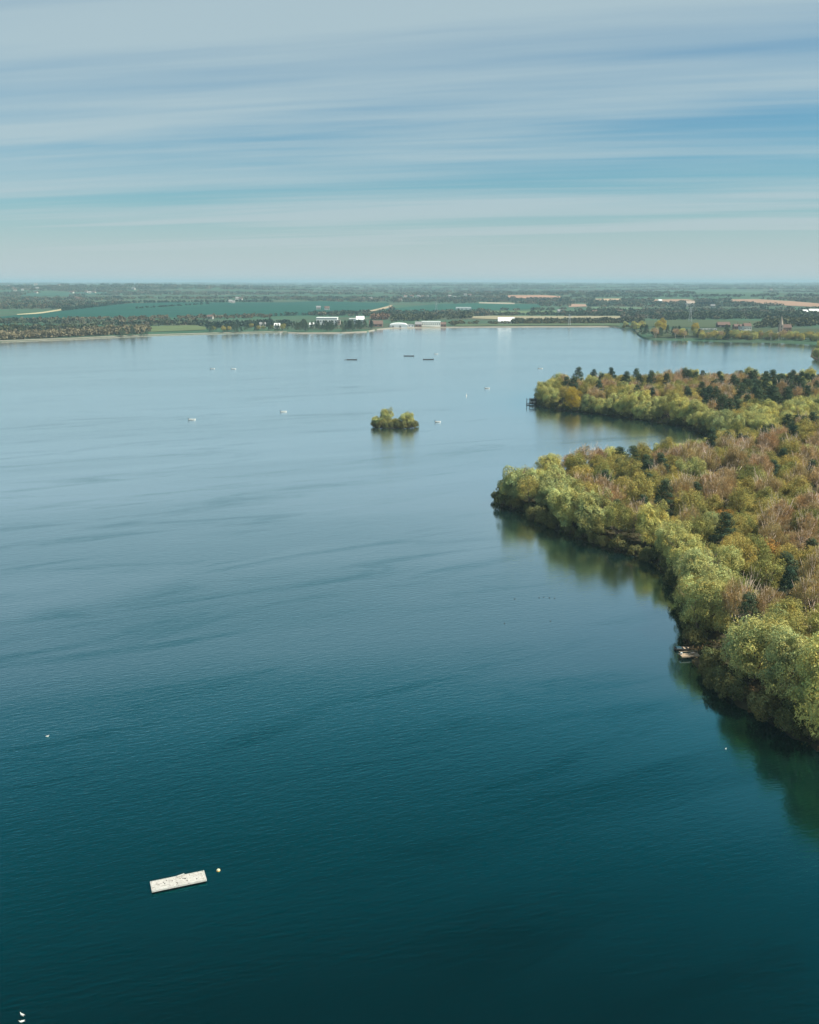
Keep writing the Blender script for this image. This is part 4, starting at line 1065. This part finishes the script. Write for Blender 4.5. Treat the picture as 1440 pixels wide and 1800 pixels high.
c_ = ramp(t, nz.outputs['Fac'], [(0.28, (0.22, 0.215, 0.19)), (0.45, (0.36, 0.355, 0.33)), (0.70, (0.45, 0.445, 0.42))])
sp_ = ramp(t, nz2.outputs['Fac'], [(0.60, 0.0), (0.68, 1.0)])
L(t, mixc(t, sp_, c_, (0.15, 0.14, 0.12)), p.inputs['Base Color']); p.inputs['Roughness'].default_value = 0.85
L(t, p.outputs[0], o.inputs[0])
e = empty('nesting_raft', (ctr[0], ctr[1], 0), rz); tag(e, 'pale rectangular nesting raft whitened by bird droppings, floating beside a small buoy', 'raft')
nb = 7
for k in range(nb):
    y = -Wd / 2 + Wd * (k + .5) / nb
    for j in range(3):
        x = -Ln / 2 + Ln * (j + .5) / 3
        MB().box((x, y, 0.30 + random.uniform(-.012, .012)), (Ln / 3 - 0.015, Wd / nb - 0.02, 0.05)).build('plank', M_RAFT, e)
for yy in (-1, 1): MB().box((0, yy * (Wd / 2 + 0.04), 0.235), (Ln + 0.16, 0.07, 0.20)).build('side_beam', M_RAFT, e)
for xx in (-1, 1): MB().box((xx * (Ln / 2 + 0.04), 0, 0.235), (0.07, Wd, 0.20)).build('end_beam', M_RAFT, e)
for yy in (-.33, .33): MB().tube((-Ln / 2 + .1, yy * Wd, 0.04), (Ln / 2 - .1, yy * Wd, 0.04), 0.22, n=12).build('float', M_RUBBER, e)
MB().box((0.35, Wd / 2 - 0.05, 0.40), (0.9, 0.30, 0.06), rz=R(14), rx=R(-10)).build('loose_board', M_RAFT, e)
for xx, yy, s in [(0.75, 0.12, .16), (0.55, 0.22, .10), (-1.6, 0.25, .10), (-1.5, -.05, .11), (-0.65, .16, .10), (-0.15, -.45, .10), (1.95, -.40, .12), (2.55, .35, .09), (1.3, .62, .08), (-2.1, -.1, .09), (2.6, -.1, .08), (-1.25, .40, .08)]:
    if abs(xx) < Ln / 2 - .1 and abs(yy) < Wd / 2 - .1:
        MB().box((xx, yy, 0.345), (s * 1.6, s, 0.05), rz=random.uniform(0, 3), taper=0.6).build('weed_clump', M_DARK, e)
b_ = gp(384, 1530.5); e = empty('mooring_buoy', (b_[0], b_[1], 0), 0.0, 0.8); tag(e, 'small cream mooring buoy with an orange rim beside the nesting raft', 'buoy')
prof = [(.10, -.22), (.22, -.14), (.27, -.02)]; prof2 = [(.27, -.02), (.285, .03), (.26, .09)]; prof3 = [(.26, .09), (.22, .18), (.13, .25), (.03, .28)]
for nm, pr, m_ in (('lower_body', prof, M_ORANGE), ('rim', prof2, M_ORANGE), ('body', prof3, M_BUOY)):
    MB().loft([[(math.cos(a) * r_, math.sin(a) * r_, z_) for a in np.linspace(0, 2 * math.pi, 16, endpoint=False)] for r_, z_ in pr]).build(nm, m_, e, True)
MB().tube((0, 0, .27), (0, 0, .36), .03, n=6).build('lifting_eye', M_STEEL, e)

# ------------------------------------------------------------------ birds on the water
def bird(name, px_, py_, rz, s, bm_, wm, bk, lb, gr):
    b_ = gp(px_, py_); e = empty(name, (b_[0], b_[1], 0.0), R(rz), s); tag(e, lb, 'bird', gr)
    rings = []
    for x, zc, ry, rz_ in [(-.25, .13, .01, .01), (-.18, .11, .05, .03), (-.08, .07, .085, .075), (.04, .06, .09, .085), (.12, .09, .065, .075), (.155, .15, .036, .045), (.17, .20, .034, .040), (.20, .225, .030, .030), (.225, .225, .012, .012)]:
        rings.append([(x, math.cos(a) * ry, zc + math.sin(a) * rz_) for a in np.linspace(0, 2 * math.pi, 10, endpoint=False)])
    MB().loft(rings).build('body', bm_, e, True)
    for sy in (-1, 1):
        MB().loft([[(x, sy * (.078 + .012 * math.cos(a)), .10 + math.sin(a) * h_) for a in np.linspace(0, 2 * math.pi, 8, endpoint=False)] for x, h_ in ((-.30, .008), (-.15, .035), (0, .05), (.09, .02))]).build('wing', wm, e, True)
    MB().tube((.22, 0, .222), (.27, 0, .212), .011, .003, 5).build('beak', bk, e)
for px_, py_, rz, s, lb in [(84, 1295, 20, 1.0, 'white gull swimming alone in open water away from the nesting raft'), (39, 1785, 150, 1.05, 'white gull swimming beside another on dark water'), (38, 1797, 200, 1.0, 'white gull swimming beside another on dark water'), (1276, 1317, 60, 0.8, 'white gull on the dark tree reflection below the willows')]:
    bird('gull', px_, py_, rz, s, M_WHITE, M_WHITE, M_BEAK, lb, 'gulls on the water')
for px_, py_, rz in [(948, 1051, 10), (956, 1050, 30), (966, 1051, -20), (975, 1052, 15), (905, 1053, 0), (887, 1096, 40), (968, 1092, 20)]:
    bird('duck', px_, py_, rz, 0.65, M_BLACKBIRD, M_BLACKBIRD, M_BEAK, 'dark duck swimming in the bay off the big willows', 'ducks in the bay')

# ------------------------------------------------------------------ haze: pale air over the whole place
hz = MB().box((0, 0, 47), (64000, 64000, 110)).build('haze', M_WHITE)
hm = bpy.data.materials.new('haze_air'); hm.use_nodes = True; ht = hm.node_tree; ht.nodes.clear()
ho = ht.nodes.new('ShaderNodeOutputMaterial'); hv = ht.nodes.new('ShaderNodeVolumePrincipled')
hv.inputs['Color'].default_value = (0.40, 0.58, 0.70, 1); hv.inputs['Density'].default_value = 0.00010; hv.inputs['Anisotropy'].default_value = 0.0
ht.links.new(hv.outputs[0], ho.inputs['Volume'])
hm.cycles.homogeneous_volume = True
hz.data.materials.clear(); hz.data.materials.append(hm)
tag(hz, kind='stuff', label='pale blue haze over the lake and the far country', cat='haze')
print('SCENE trees', len(woods), 'far clumps', n_far)
